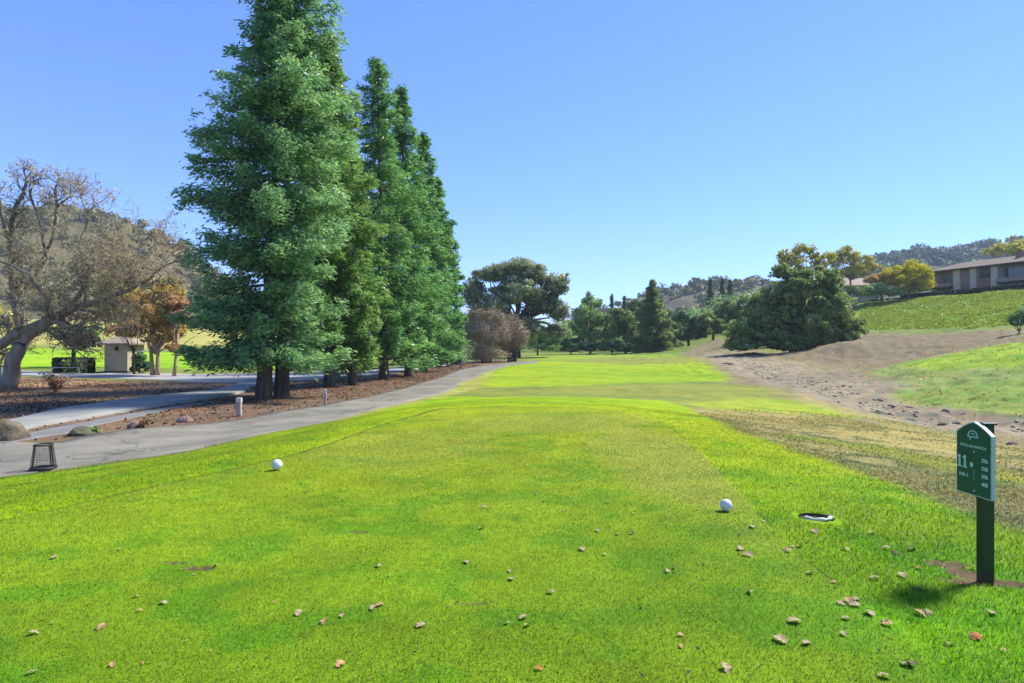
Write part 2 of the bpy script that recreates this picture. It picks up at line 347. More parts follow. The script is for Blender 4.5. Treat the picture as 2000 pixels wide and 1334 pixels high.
# ------------------------------------------------------------------ ground mesh
th = np.concatenate([np.radians(np.arange(-180, -44, 4.0)), np.radians(np.arange(-43.5, 43.6, 0.14)), np.radians(np.arange(48, 180, 4.0))])
rr = np.concatenate([[0.05, .4, .8, 1.1], 1.4 * 1.0068 ** np.arange(0, 700)]); rr = rr[rr < 160]
rr = np.concatenate([rr, np.geomspace(162, 4500, 60)])
TH, RR = np.meshgrid(th, rr)
X = (RR * np.sin(TH)).ravel(); Yg = (RR * np.cos(TH)).ravel()
Zb = hz(X, Yg)
nearm = RR.ravel() < 160
Zr = np.zeros_like(Zb); Zr[nearm] = relief(X[nearm], Yg[nearm])
nr, nc = TH.shape
idx = np.arange(nr * nc).reshape(nr, nc)
a = idx[:-1, :]; b = idx[1:, :]
Fq = np.stack([a, np.roll(a, -1, 1), np.roll(b, -1, 1), b], -1).reshape(-1, 4)[:, ::-1]
me = mesh_np('ground', np.stack([X, Yg, Zb + Zr], 1), Fq, True)
gc = ground_colour(X, Yg)
ca = me.color_attributes.new('soil', 'FLOAT_COLOR', 'POINT')
ca.data.foreach_set('color', np.concatenate([gc, np.ones((len(gc), 1))], 1).astype(np.float32).ravel())
def ground_mat():
    m, nt, b = new_mat('turf_and_earth'); N = nt.nodes; L = nt.links
    at = N.new('ShaderNodeAttribute'); at.attribute_name = 'soil'
    tc = N.new('ShaderNodeTexCoord')
    out = at.outputs['Color']
    for sc, lo, hi in ((55.0, .80, 1.2), (9.0, .88, 1.12), (1.3, .86, 1.14)):
        no = N.new('ShaderNodeTexNoise'); no.inputs['Scale'].default_value = sc; no.inputs['Detail'].default_value = 5; no.inputs['Roughness'].default_value = .65
        L.new(tc.outputs['Object'], no.inputs['Vector'])
        mr = N.new('ShaderNodeMapRange'); mr.inputs[1].default_value = .3; mr.inputs[2].default_value = .7; mr.inputs[3].default_value = lo; mr.inputs[4].default_value = hi
        L.new(no.outputs['Fac'], mr.inputs[0])
        vm = N.new('ShaderNodeVectorMath'); vm.operation = 'SCALE'; L.new(out, vm.inputs[0]); L.new(mr.outputs[0], vm.inputs['Scale']); out = vm.outputs[0]
    L.new(out, b.inputs['Base Color'])
    b.inputs['Roughness'].default_value = .9; b.inputs['Specular IOR Level'].default_value = .1
    n2 = N.new('ShaderNodeTexNoise'); n2.inputs['Scale'].default_value = 70; n2.inputs['Detail'].default_value = 6; n2.inputs['Roughness'].default_value = .7
    L.new(tc.outputs['Object'], n2.inputs['Vector'])
    bp = N.new('ShaderNodeBump'); bp.inputs['Distance'].default_value = .012; bp.inputs['Strength'].default_value = .8
    L.new(n2.outputs['Fac'], bp.inputs['Height']); L.new(bp.outputs[0], b.inputs['Normal'])
    return m
M_GROUND = ground_mat()
tag(link('ground', me, M_GROUND), kind='structure')

# ------------------------------------------------------------------ paths
def resample(p, n):
    p = np.asarray(p, float); s = np.concatenate([[0], np.cumsum(np.hypot(*np.diff(p, axis=0).T))])
    t = np.linspace(0, s[-1], n)
    q = np.stack([np.interp(t, s, p[:, i]) for i in range(2)], 1)
    for _ in range(3): q[1:-1] = (q[:-2] + 2 * q[1:-1] + q[2:]) / 4
    return q
def ribbon(name, up, lo, lift, mat, ymax=120, n=220, m=10, skirt=.15):
    A = resample(GP(up, ymax), n); B = resample(GP(lo, ymax), n)
    t = np.linspace(0, 1, m)[None, :, None]
    Q = A[:, None] * (1 - t) + B[:, None] * t
    wob = (vn(Q[:, :, 0] * 1.3, Q[:, :, 1] * 1.3) - .5) * .14 + (vn(Q[:, :, 0] * 6, Q[:, :, 1] * 6) - .5) * .06
    Q[:, 0] += wob[:, 0, None]; Q[:, -1] += wob[:, -1, None]
    Z = hz(Q[..., 0], Q[..., 1]) + lift + (fbm(Q[..., 0] * .5, Q[..., 1] * .5) - .5) * .012
    V = np.concatenate([Q, Z[..., None]], 2)
    L0 = V[:, :1].copy(); L0[..., 2] -= skirt; R0 = V[:, -1:].copy(); R0[..., 2] -= skirt
    V = np.concatenate([L0, V, R0], 1); k = m + 2
    ii = np.arange(n * k).reshape(n, k)
    Fq = np.stack([ii[:-1, :-1], ii[:-1, 1:], ii[1:, 1:], ii[1:, :-1]], -1).reshape(-1, 4)
    o = link(name, mesh_np(name, V.reshape(-1, 3), Fq, False), mat)
    return tag(o, kind='structure')
def asphalt(name, c1, c2):
    m = noise_mat(name, c1, c2, 1.1, .92, .004, 120, .15); nt = m.node_tree; N = nt.nodes; L = nt.links; b = N['Principled BSDF']
    src = b.inputs['Base Color'].links[0].from_socket; tc = N.new('ShaderNodeTexCoord'); out = src
    vo = N.new('ShaderNodeTexVoronoi'); vo.feature = 'DISTANCE_TO_EDGE'; vo.inputs['Scale'].default_value = .28
    nd = N.new('ShaderNodeTexNoise'); nd.inputs['Scale'].default_value = 1.4; nd.inputs['Detail'].default_value = 6
    va = N.new('ShaderNodeVectorMath'); va.operation = 'MULTIPLY_ADD'; va.inputs[1].default_value = (1.6, 1.6, 1.6)
    L.new(tc.outputs['Object'], nd.inputs['Vector']); L.new(nd.outputs['Color'], va.inputs[0]); L.new(tc.outputs['Object'], va.inputs[2]); L.new(va.outputs[0], vo.inputs['Vector'])
    for sock, f0, f1, lo, hi in ((vo.outputs['Distance'], .0, .012, .45, 1.0), (None, .35, .62, .72, 1.08), (None, .3, .7, .8, 1.2)):
        if sock is None:
            n = N.new('ShaderNodeTexNoise'); n.inputs['Scale'].default_value = .5 if lo < .75 else 40; n.inputs['Detail'].default_value = 7; n.inputs['Roughness'].default_value = .65
            L.new(tc.outputs['Object'], n.inputs['Vector']); sock = n.outputs['Fac']
        mr = N.new('ShaderNodeMapRange'); mr.inputs[1].default_value = f0; mr.inputs[2].default_value = f1; mr.inputs[3].default_value = lo; mr.inputs[4].default_value = hi
        L.new(sock, mr.inputs[0]); vm = N.new('ShaderNodeVectorMath'); vm.operation = 'SCALE'; L.new(out, vm.inputs[0]); L.new(mr.outputs[0], vm.inputs['Scale']); out = vm.outputs[0]
    L.new(out, b.inputs['Base Color']); return m
M_ASPHALT = asphalt('worn_asphalt', (.185, .172, .135), (.262, .24, .188))
M_ASPHALT2 = noise_mat('old_asphalt', (.15, .15, .14), (.22, .21, .19), 1.5, .9, .004, 100, .2)
M_CONC = noise_mat('concrete', (.22, .225, .20), (.30, .295, .26), 1.4, .85, .003, 90, .2)
M_ROAD = noise_mat('pale_road', (.27, .265, .25), (.38, .365, .34), .6, .85, .003, 60, .2)
ribbon('cart_path', CART_UP, CART_LO, .02, M_ASPHALT, n=400)
ribbon('footpath', FOOT_UP, FOOT_LO, .09, M_CONC)
ribbon('asphalt_path', SIDE_UP, SIDE_LO, .012, M_ASPHALT2)
ribbon('road', ROAD_UP, ROAD_LO, .015, M_ROAD)

# ------------------------------------------------------------------ grass blades (near), litter, stones
def wedge_points(n, r0, r1, p, half=41.0):
    t = rng.uniform(-math.radians(half), math.radians(half), n)
    u = rng.random(n); r = (r0 ** (2 - p) + u * (r1 ** (2 - p) - r0 ** (2 - p))) ** (1 / (2 - p))
    return r * np.sin(t), r * np.cos(t), r
def surf(x, y): return hz(x, y) + relief(x, y)
def blades():
    x, y, r = wedge_points(800000, 2.2, 24, 1.55)
    keep = y > 1.6
    for poly in (W_CART, W_SIDE, W_FOOT): keep &= poly_sd(x, y, poly) < .02
    for (sx, sy), rx, ry in SOIL: keep &= np.hypot((x - sx) / rx, (y - sy) / ry) + (fbm(x * 18, y * 18) - .5) > .95
    keep &= (np.hypot((x - PIT[0]) / .19, (y - PIT[1]) / .18) > 1) & (np.hypot((x - PIT[0]) / .17, (y - PIT[1] + .12) / .17) > 1)
    e = tee_sd(x, y); keep &= (np.abs(e) > np.where(x < 0, .045, .012)) | (rng.random(len(x)) < .25)
    c = ground_colour(x, y); keep &= (c[:, 1] > c[:, 0] * .92)
    x, y, r, e, c = x[keep], y[keep], r[keep], e[keep], c[keep]; n = len(x)
    z = surf(x, y)
    tall = fbm(x * 2.2, y * 2.2, 3)
    h = np.where(e > 0, .011, .013 + .010 * tall) * rng.uniform(.6, 1.5, n)
    h = h * np.where((e < 0) & (x > 1.5) & (y < 6), 1.35, 1)
    w = np.maximum(.0019, r * .00045) * rng.uniform(.7, 1.3, n)
    h = np.maximum(h, w * 2.0) * sstep(21, 9, r) + .001
    az = rng.uniform(0, 2 * np.pi, n); lean = rng.uniform(.1, 1.1, n) * h
    la = rng.uniform(0, 2 * np.pi, n)
    V = np.empty((n, 3, 3))
    V[:, 0] = np.stack([x - np.cos(az) * w, y - np.sin(az) * w, z - .004], 1)
    V[:, 1] = np.stack([x + np.cos(az) * w, y + np.sin(az) * w, z - .004], 1)
    V[:, 2] = np.stack([x + np.cos(la) * lean, y + np.sin(la) * lean, z + h], 1)
    me = mesh_np('grass', V.reshape(-1, 3), np.arange(n * 3).reshape(n, 3))
    v = rng.uniform(.90, 1.16, n)[:, None]; cc = c * v
    cc = cc * np.where(e < 0, 1.16, 1.0)[:, None]; dry = rng.random(n) < .03; cc[dry] = np.array((.34, .32, .12)) * v[dry]
    cc[:, 0] *= rng.uniform(.85, 1.15, n)
    a = me.color_attributes.new('soil', 'FLOAT_COLOR', 'POINT')
    a.data.foreach_set('color', np.repeat(np.concatenate([cc, np.ones((n, 1))], 1), 3, 0).astype(np.float32).ravel())
    m, nt, b = new_mat('grass_blade'); N = nt.nodes; L = nt.links
    at = N.new('ShaderNodeAttribute'); at.attribute_name = 'soil'; L.new(at.outputs['Color'], b.inputs['Base Color'])
    b.inputs['Roughness'].default_value = .6; b.inputs['Specular IOR Level'].default_value = .2
    ge = N.new('ShaderNodeNewGeometry'); mx = N.new('ShaderNodeMix'); mx.data_type = 'VECTOR'; mx.inputs['Factor'].default_value = .86
    mx.inputs[5].default_value = (0, 0, 1); L.new(ge.outputs['Normal'], mx.inputs[4])
    nn = N.new('ShaderNodeVectorMath'); nn.operation = 'NORMALIZE'; L.new(mx.outputs[1], nn.inputs[0]); L.new(nn.outputs[0], b.inputs['Normal'])
    tr = N.new('ShaderNodeBsdfTranslucent'); L.new(at.outputs['Color'], tr.inputs[0])
    ms = N.new('ShaderNodeMixShader'); ms.inputs[0].default_value = .25; L.new(b.outputs[0], ms.inputs[1]); L.new(tr.outputs[0], ms.inputs[2])
    L.new(ms.outputs[0], N['Material Output'].inputs['Surface'])
    tag(link('grass', me, m), 'short bright green turf grass of the tee and its surround', 'grass', kind='stuff')
blades()

def in_poly_points(poly, n, seed=1):
    rg = np.random.default_rng(seed); lo, hi = poly.min(0), poly.max(0)
    q = rg.uniform(lo, hi, (n * 3, 2)); q = q[poly_sd(q[:, 0], q[:, 1], poly) > 0][:n]
    return q[:, 0], q[:, 1]
def flat_litter(name, label, cat, poly, n, size, mat, seed, avoid=(), lift=.01, updir=.75):
    x, y = in_poly_points(poly, n, seed); k = np.ones(len(x), bool)
    for p in avoid: k &= poly_sd(x, y, p) < -.02
    k &= rng.random(len(x)) < sstep(.35, .6, fbm(x * .7, y * .7)) * .8 + .2
    x, y = x[k], y[k]; C = np.stack([x, y, surf(x, y) + lift], 1)
    cn = np.tile([0, 0, 1.0], (len(x), 1)) + rng.normal(size=(len(x), 3)) * .25
    o = leaves(name, C, cn, np.full((len(x), 1), size), mat, aspect=.6)
    return tag(o, label, cat, kind='stuff')
M_L0 = leaf_mat('leaf_crumbs', [(.30, .22, .12), (.45, .36, .22), (.55, .47, .32), (.35, .20, .09)], .1, .6)
M_LITTER = leaf_mat('dry_litter', [(.10, .055, .03), (.20, .11, .06), (.33, .21, .12), (.27, .135, .07)], .1, .8)
M_DRYGR = leaf_mat('dry_grass', [(.23, .215, .07), (.28, .25, .075), (.23, .27, .05), (.32, .285, .10)], .35, .9)
M_COVER = leaf_mat('cover_plants', [(0.198, 0.295, 0.032), (0.269, 0.374, 0.042), (0.340, 0.442, 0.053), (0.425, 0.476, 0.084)], .3, .55)
DUFF = GP([(-100, 800), (-100, 745), (200, 742), (420, 752), (620, 745), (760, 737), (900, 708), (940, 713), (800, 757), (632, 793), (420, 829), (150, 858), (-60, 866)], 90)
flat_litter('leaf_litter', 'red brown needle and leaf litter under the conifer row', 'leaf litter', DUFF, 26000, .10, M_LITTER, 3, (W_FOOT, W_ROAD, W_SIDE, W_CART))
DRY = GP([(1360, 806), (1460, 796), (1700, 815), (1900, 840), (2100, 880), (2100, 1060), (1850, 982), (1600, 893), (1440, 843)], 60)
flat_litter('dry_grass', 'thin straw coloured and olive rough grass right of the tee', 'dry grass', DRY, 26000, .04, M_DRYGR, 4, lift=.006)
BANK = GP([(1480, 700), (1700, 655), (1990, 645), (2200, 640), (2200, 850), (1900, 830), (1750, 790), (1600, 745)], 100)
flat_litter('weeds', 'sparse low weeds and dry tufts on the creek banks', 'weeds', BANK, 7000, .11, M_DRYGR, 5, lift=.05)
SLOPE = GP([(1660, 640), (1720, 645), (1850, 642), (1990, 634), (2200, 625), (2300, 565), (2000, 565), (1850, 578), (1760, 586), (1690, 590)], 150)
flat_litter('ground_cover', 'bright green creeping ground cover on the slope below the houses', 'ground cover', SLOPE, 90000, .34, M_COVER, 6, lift=.04)

def stones():
    poly = GP([(1400, 695), (1560, 725), (1700, 770), (1800, 798), (1950, 818), (2100, 835), (2100, 878), (1950, 848), (1800, 830), (1650, 790), (1540, 755)], 90)
    x, y = in_poly_points(poly, 3000, 9); kk = fbm(x * .6, y * .6, 3) > .47; x, y = x[kk], y[kk]; z = surf(x, y); n = len(x)
    s = (rng.random(n) ** 4) * .13 + .025
    o = np.array([(1, 0, 0), (0, 1, 0), (-1, 0, 0), (0, -1, 0), (0, 0, .7), (0, 0, -.7)], float)
    V = o[None] * s[:, None, None] * rng.uniform(.6, 1.3, (n, 6, 1)) ; t = rng.uniform(0, 6.28, n)
    V = np.stack([V[..., 0] * np.cos(t)[:, None] - V[..., 1] * np.sin(t)[:, None], V[..., 0] * np.sin(t)[:, None] + V[..., 1] * np.cos(t)[:, None], V[..., 2]], -1)
    V += np.stack([x, y, z], 1)[:, None]
    f = np.array([(0, 1, 4), (1, 2, 4), (2, 3, 4), (3, 0, 4), (1, 0, 5), (2, 1, 5), (3, 2, 5), (0, 3, 5)])
    me = mesh_np('gravel', V.reshape(-1, 3), (np.arange(n)[:, None, None] * 6 + f[None]).reshape(-1, 3))
    tag(link('gravel', me, noise_mat('creek_stone', (.22, .18, .13), (.33, .275, .20), .8, .9)), 'loose grey and tan stones along the dry creek bed', 'gravel', kind='stuff')
stones()

# ------------------------------------------------------------------ conifers
M_BARK = noise_mat('redwood_bark', (.045, .035, .03), (.13, .095, .07), 6, .95, .03, 14, .1, stretch=(1, 1, .15))
M_BARKP = noise_mat('pale_bark', (.17, .14, .105), (.36, .30, .23), 5, .95, .02, 18, .1, stretch=(1, 1, .3))
M_BARKG = noise_mat('grey_bark', (.10, .085, .07), (.24, .21, .17), 5, .95, .02, 18, .1, stretch=(1, 1, .3))
M_BARKD = noise_mat('dark_bark', (.04, .033, .028), (.09, .075, .06), 5, .95, .02, 18, .1, stretch=(1, 1, .3))
M_BARKT = noise_mat('tan_bark', (.28, .20, .13), (.45, .34, .23), 3, .9, .01, 18, .1, stretch=(1, 1, .3))
def redwood(label, px, py, Y, apex, prof, mat, nbr=120, dens=1.0, twin=None, name='redwood_tree', cat='conifer', group='conifers in the row beside the cart path', seed=1, leaf=.26, bottom=.06, base=None):
    rg = np.random.default_rng(seed); random.seed(seed)
    x0 = (px - CX) / F * Y if base is None else base[0]
    zb = gz(x0, Y); ax, ay = apex; top = P(ax, ay, Y); h = top[2] - zb
    root = empty(name, (x0, Y, zb), label, cat, group)
    S = Y / F
    stems = [(x0, 0.0)] + ([((twin - CX) / F * Y, .5)] if twin else [])
    for sx, dy in stems:
        r0 = .030 * h * (.50 if twin else .50)
        tp = [np.array([sx + (top[0] - sx) * t, Y + dy * (1 - t), zb - .1 + (h * (1 if dy == 0 else .8)) * t]) for t in (0, .012, .04, .1, .2, .4, .6, .8, .97)]
        mb = MB(); mb.tube([p - np.array([x0, Y, zb]) for p in tp], [r0 * 1.45, r0 * 1.12, r0, r0 * .9, r0 * .78, r0 * .55, r0 * .38, r0 * .2, .02], 14, jag=.12)
        mb.build('trunk', M_BARK, root, True)
    # prof: list of (height fraction, left half width px, right half width px)
    pf = np.array(prof, float)
    C = []; Nn = []; Dd = []; T = []; br = MB()
    ga = rg.uniform(0, 6.28)
    for i in range(nbr):
        t = bottom + (1 - bottom) * (i / nbr) * .985; t += .022 * math.sin(t * 62 + seed) * (1 - t)
        ga += 2.39996 + rg.normal() * .35
        c, s = math.cos(ga), math.sin(ga)
        wl = np.interp(t, pf[:, 0], pf[:, 1]) * S; wr = np.interp(t, pf[:, 0], pf[:, 2]) * S
        R = (wr if c > 0 else wl) * abs(c) + (wl + wr) / 2 * (1 - abs(c))
        big = rg.random() < .35
        L = R * (rg.uniform(1.0, 1.25) if big else rg.uniform(.45, .95)) + .15
        cx = x0 + (top[0] - x0) * t; z0 = zb + h * t
        droop = (.08 + .20 * (1 - t)) * L * (.35 + .65 * min(1, t / .16)); rise = .10 * L * (t > .5)
        nodes = max(4, int(L / .26)); side = np.array([-s, c, 0.0]); out = np.array([c, s, 0.0])
        pts = []
        for k in range(nodes + 1):
            u = k / nodes
            p = np.array([cx, Y, z0]) + out * L * u + np.array([0, 0, rise * u + droop * (-1.6 * u + 1.0 * u ** 2.5) + .05 * L * math.sin(u * 5 + i)]) + side * math.sin(u * 3 + i) * .04 * L
            pts.append(p)
        br.tube([p - np.array([x0, Y, zb]) for p in pts[::2] + ([pts[-1]] if nodes % 2 else [])], list(np.linspace(.018 * L + .01, .006, len(pts[::2]) + (1 if nodes % 2 else 0))), 4, False)
        btint = rg.uniform(-.14, .14)
        for k in range(1, nodes + 1):
            u = k / nodes
            if u < .18: continue
            wid = (.12 + .30 * (1 - u) ** .7) * min(L, 3.4) * .62
            for sgn in (-1, 0, 1):
                nn = int(rg.uniform(22, 42) * dens * (1.1 - .55 * t * t) * (0.6 if sgn == 0 else 1))
                cc = pts[k] + side * sgn * wid * rg.uniform(.45, .8)
                loc = rg.normal(size=(nn, 3)) * np.array([1, 1, .6]) * (.10 + wid * .24); cc = cc + np.array([0, 0, rg.normal() * .16])
                loc[:, 2] -= np.abs(loc[:, :2]).sum(1) * .25
                q = cc + loc
                C.append(q); d = out * .8 + side * sgn * .6 + np.array([0, 0, -.25])
                Dd.append(np.tile(unit(d), (nn, 1)))
                cnv = unit(q - np.array([cx, Y, z0 - .2 * L])) * .8 + unit(loc + 1e-6) * .7 + np.array([0, 0, .55])
                Nn.append(cnv); T.append(np.clip(.45 + btint + .25 * (u - .4) + rg.normal(size=nn) * .16, 0, 1))
    # leader
    q = np.stack([top[0] + rg.normal(size=60) * .12, Y + rg.normal(size=60) * .12, top[2] - rg.random(60) * h * .05], 1)
    C.append(q); Dd.append(np.tile([0, 0, 1.0], (60, 1))); Nn.append(unit(rg.normal(size=(60, 3)))); T.append(np.full(60, .5))
    br.tube([(0, 0, h * bottom * .6)] + [((top[0] - x0) * t, 0, h * t) for t in (.25, .5, .75, .97)], [.05, .05, .04, .03, .02], 5, False)
    br.build('branches', M_BARK, root)
    C = np.concatenate(C) - np.array([x0, Y, zb])
    leaves('crown', C, np.concatenate(Nn), np.full((len(C), 1), leaf * .85), mat, root, .28, np.concatenate(Dd), .6, np.concatenate(T), rg)
    return root
M_RW1 = leaf_mat('bluegreen_needles', [(0.031, 0.123, 0.057), (0.078, 0.264, 0.113), (0.179, 0.431, 0.189), (0.385, 0.619, 0.224)], .42, .6)
M_RW2 = leaf_mat('green_needles', [(0.033, 0.110, 0.040), (0.077, 0.235, 0.074), (0.154, 0.377, 0.114), (0.281, 0.520, 0.150)], .42, .6)
M_RW3 = leaf_mat('yellowgreen_needles', [(0.044, 0.127, 0.033), (0.097, 0.240, 0.062), (0.184, 0.366, 0.091), (0.303, 0.481, 0.122)], .42, .6)  # yellow of the near crown's sunlit right side put into the needle colour
# heights: fraction of total height measured from the ground
redwood('largest dark blue green conifer with a twin trunk, nearest in the row', 514, 780, 24.0, (568, -190),
        [(0, 150, 100), (.04, 165, 112), (.08, 164, 115), (.13, 145, 116), (.185, 126, 116), (.29, 122, 118), (.39, 140, 126), (.495, 118, 114), (.6, 115, 110), (.67, 98, 98), (.8, 64, 76), (.9, 40, 42), (1, 5, 5)],
        M_RW1, 240, 1.1, twin=541, seed=3, leaf=.25, bottom=.085)
redwood('yellow green conifer close behind the largest one, right of its trunk', 643, 757, 30.5, (640, 60), [(0, 60, 60), (.06, 85, 62), (.3, 85, 78), (.5, 75, 76), (.7, 55, 60), (.85, 35, 40), (1, 4, 4)], M_RW3, 140, 1.0, seed=5, leaf=.30, bottom=.10)
redwood('yellow green conifer with a dark trunk leaning over the litter, third trunk in the row', 689, 757, 32, (668, 225), [(0, 60, 50), (.08, 80, 55), (.3, 80, 62), (.6, 60, 58), (.85, 35, 30), (1, 4, 4)], M_RW3, 110, .9, seed=6, leaf=.30, bottom=.095)
redwood('tall slim conifer with a thin see-through top beside the largest one', 750, 744, 37, (737, 112), [(0, 55, 55), (.06, 92, 82), (.2, 88, 97), (.4, 76, 88), (.55, 63, 75), (.7, 49, 57), (.83, 46, 35), (.93, 24, 22), (1, 3, 3)], M_RW2, 150, .72, seed=8, leaf=.30, bottom=.07)
redwood('slim conifer with a rusty brown tint near its tip, in the middle of the row', 799, 737, 41.5, (783, 166), [(0, 45, 40), (.08, 73, 61), (.3, 63, 57), (.5, 59, 55), (.7, 41, 40), (.88, 24, 22), (1, 3, 3)], M_RW2, 130, .8, seed=9, leaf=.32, bottom=.065)
redwood('dark green narrow conifer third from the far end of the row', 826, 727, 48, (826, 256), [(0, 40, 38), (.08, 63, 55), (.3, 59, 57), (.5, 51, 51), (.75, 32, 33), (1, 3, 3)], M_RW2, 110, .85, seed=10, leaf=.36, bottom=.055)
redwood('narrow conifer second from the far end of the row', 857, 717, 57, (852, 345), [(0, 36, 34), (.08, 54, 44), (.35, 46, 44), (.6, 39, 35), (.8, 24, 22), (1, 3, 3)], M_RW2, 90, .85, seed=12, leaf=.42, bottom=.035)
redwood('smallest conifer at the far end of the row beside the bare grey trees', 884, 711, 65, (874, 430), [(0, 28, 22), (.08, 44, 26), (.35, 41, 28), (.6, 32, 22), (.8, 20, 13), (1, 3, 3)], M_RW2, 80, .85, seed=13, leaf=.45, bottom=.03)

# ------------------------------------------------------------------ broadleaf trees built from crown masses
def tree(label, px, Y, blobs, mat, n=6000, leaf=.4, bark=None, trunk=(6, 40), name='tree', cat='tree', group=None, seed=1, clump=.34, stems=1, cn_up=.35, fill=.5, aspect=.6, py=None, crown='crown', sub=14):
    rg = np.random.default_rng(seed); random.seed(seed)
    x0 = (px - CX) / F * Y; zb = gz(x0, Y) - .05; S = Y / F; O = np.array([x0, Y, zb])
    root = empty(name, tuple(O), label, cat, group)
    cs = []
    for b in blobs:
        bx, by, rx, ry = b[:4]; dy = b[4] * S if len(b) > 4 else rg.uniform(-.6, .6) * rx * S
        c = P(bx, by, Y) + np.array([0, dy, 0]); c[0] = (bx - CX) / F * (Y); cs.append((c, rx * S, ry * S))
    cen = np.mean([c for c, _, _ in cs], 0)
    vol = np.array([rx * rx * ry for _, rx, ry in cs]) ** .8; vol /= vol.sum()
    C = []; Nn = []; T = []
    for (c, rx, ry), v in zip(cs, vol):
        k = max(5, int(sub * (1 + 2 * v))); m = int(n * v / k) + 1
        for _ in range(k):
            d = unit(rg.normal(size=3)); d[2] = abs(d[2]) * rg.choice([1, 1, -.6])
            sc = c + d * np.array([rx, rx, ry]) * rg.uniform(fill, .95)
            r = clump * rg.uniform(.6, 1.3)
            g = unit(rg.normal(size=(m, 3))) * (rg.random((m, 1)) ** .45)
            q = sc + g * np.array([rx, rx, ry]) * r
            C.append(q); Nn.append(unit(q - c) * .6 + g * .9 + unit(q - cen) * .4 + np.array([0, 0, cn_up]))
            T.append(np.clip(rg.uniform(.25, .75) + rg.normal(size=m) * .15 + .1 * g[:, 2], 0, 1))
    C = np.concatenate(C); ok = C[:, 2] > zb + .1
    C, Nn, T = C[ok] - O, np.concatenate(Nn)[ok], np.concatenate(T)[ok]
    # trunk and limbs
    r0, hh = trunk[0] * S / 2, trunk[1] * S
    mb = MB()
    for s in range(stems):
        off = np.array([(s - (stems - 1) / 2) * r0 * 2.2, 0, 0]); lean = np.array([(s - (stems - 1) / 2) * hh * .25, 0, 0]) + rg.normal(size=3) * .05 * hh * np.array([1, 1, 0])
        mb.tube([off, off + lean * .3 + np.array([0, 0, hh * .3]), off + lean * .6 + np.array([0, 0, hh * .65]), off + lean + np.array([0, 0, hh])], [r0 * 1.35, r0, r0 * .85, r0 * .75], 8, jag=.1)
    mb.build('trunk', bark or M_BARKG, root, True)
    lb = MB(); fork = np.array([0, 0, hh * .85])
    for (c, rx, ry) in cs:
        e = c - O
        for q in range(3):
            tgt = e + rg.normal(size=3) * np.array([rx, rx, ry]) * .45
            mid = fork * .55 + tgt * .45 + rg.normal(size=3) * .08 * np.linalg.norm(tgt - fork) + np.array([0, 0, -.03 * np.linalg.norm(tgt)])
            rad = r0 * .5
            lb.tube([fork - np.array([0, 0, hh * .1]), (fork + mid) / 2 + rg.normal(size=3) * .1 * rx, mid, (mid + tgt) / 2 + rg.normal(size=3) * .12 * rx, tgt], [rad, rad * .8, rad * .6, rad * .4, rad * .12], 5, False)
    lb.build('limbs', bark or M_BARKG, root, True)
    leaves(crown, C, Nn, np.full((len(C), 1), leaf), mat, root, aspect, None, 0, T, rg)
    return root
M_OAK = leaf_mat('oak_leaves', [(0.095, 0.131, 0.070), (0.168, 0.227, 0.106), (0.285, 0.358, 0.168), (0.450, 0.500, 0.263)], .4, .62)
M_OAKG = leaf_mat('live_oak_leaves', [(0.072, 0.141, 0.054), (0.143, 0.236, 0.076), (0.242, 0.341, 0.100), (0.396, 0.471, 0.137)], .4, .62)
M_GRN = leaf_mat('mid_green_leaves', [(0.062, 0.149, 0.045), (0.124, 0.273, 0.074), (0.223, 0.422, 0.112), (0.422, 0.620, 0.198)], .25, .6)
M_PALE = leaf_mat('pale_green_leaves', [(.060, .108, .036), (.120, .192, .060), (.204, .288, .096), (.324, .396, .156)], .25, .6)
M_DKG = leaf_mat('dark_green_leaves', [(0.023, 0.058, 0.035), (0.058, 0.133, 0.064), (0.118, 0.218, 0.103), (0.175, 0.322, 0.118)], .2, .6)
M_YEL = leaf_mat('yellow_leaves', [(0.380, 0.403, 0.020), (0.660, 0.627, 0.020), (0.800, 0.762, 0.030), (0.800, 0.627, 0.050)], .35, .55)
M_YOL = leaf_mat('olive_yellow_leaves', [(0.220, 0.238, 0.040), (0.420, 0.400, 0.050), (0.640, 0.583, 0.090), (0.760, 0.670, 0.160)], .35, .55)
M_AUT = leaf_mat('autumn_leaves', [(.28, .36, .07), (.60, .58, .14), (.76, .60, .18), (.78, .38, .16)], .35, .5)
M_ORG = leaf_mat('orange_leaves', [(.45, .20, .06), (.68, .30, .12), (.75, .32, .17), (.70, .50, .28)], .35, .5)
M_OLV = leaf_mat('olive_leaves', [(0.158, 0.158, 0.040), (0.304, 0.304, 0.079), (0.449, 0.422, 0.132), (0.594, 0.502, 0.224)], .3, .55)
M_TWIG = leaf_mat('bare_twigs', [(0.177, 0.131, 0.087), (0.296, 0.218, 0.144), (0.400, 0.305, 0.196), (0.503, 0.393, 0.242)], .05, .5)
M_TWIGT = leaf_mat('tan_twigs', [(0.167, 0.125, 0.062), (0.303, 0.238, 0.125), (0.439, 0.363, 0.209), (0.575, 0.487, 0.306)], .35, .4)

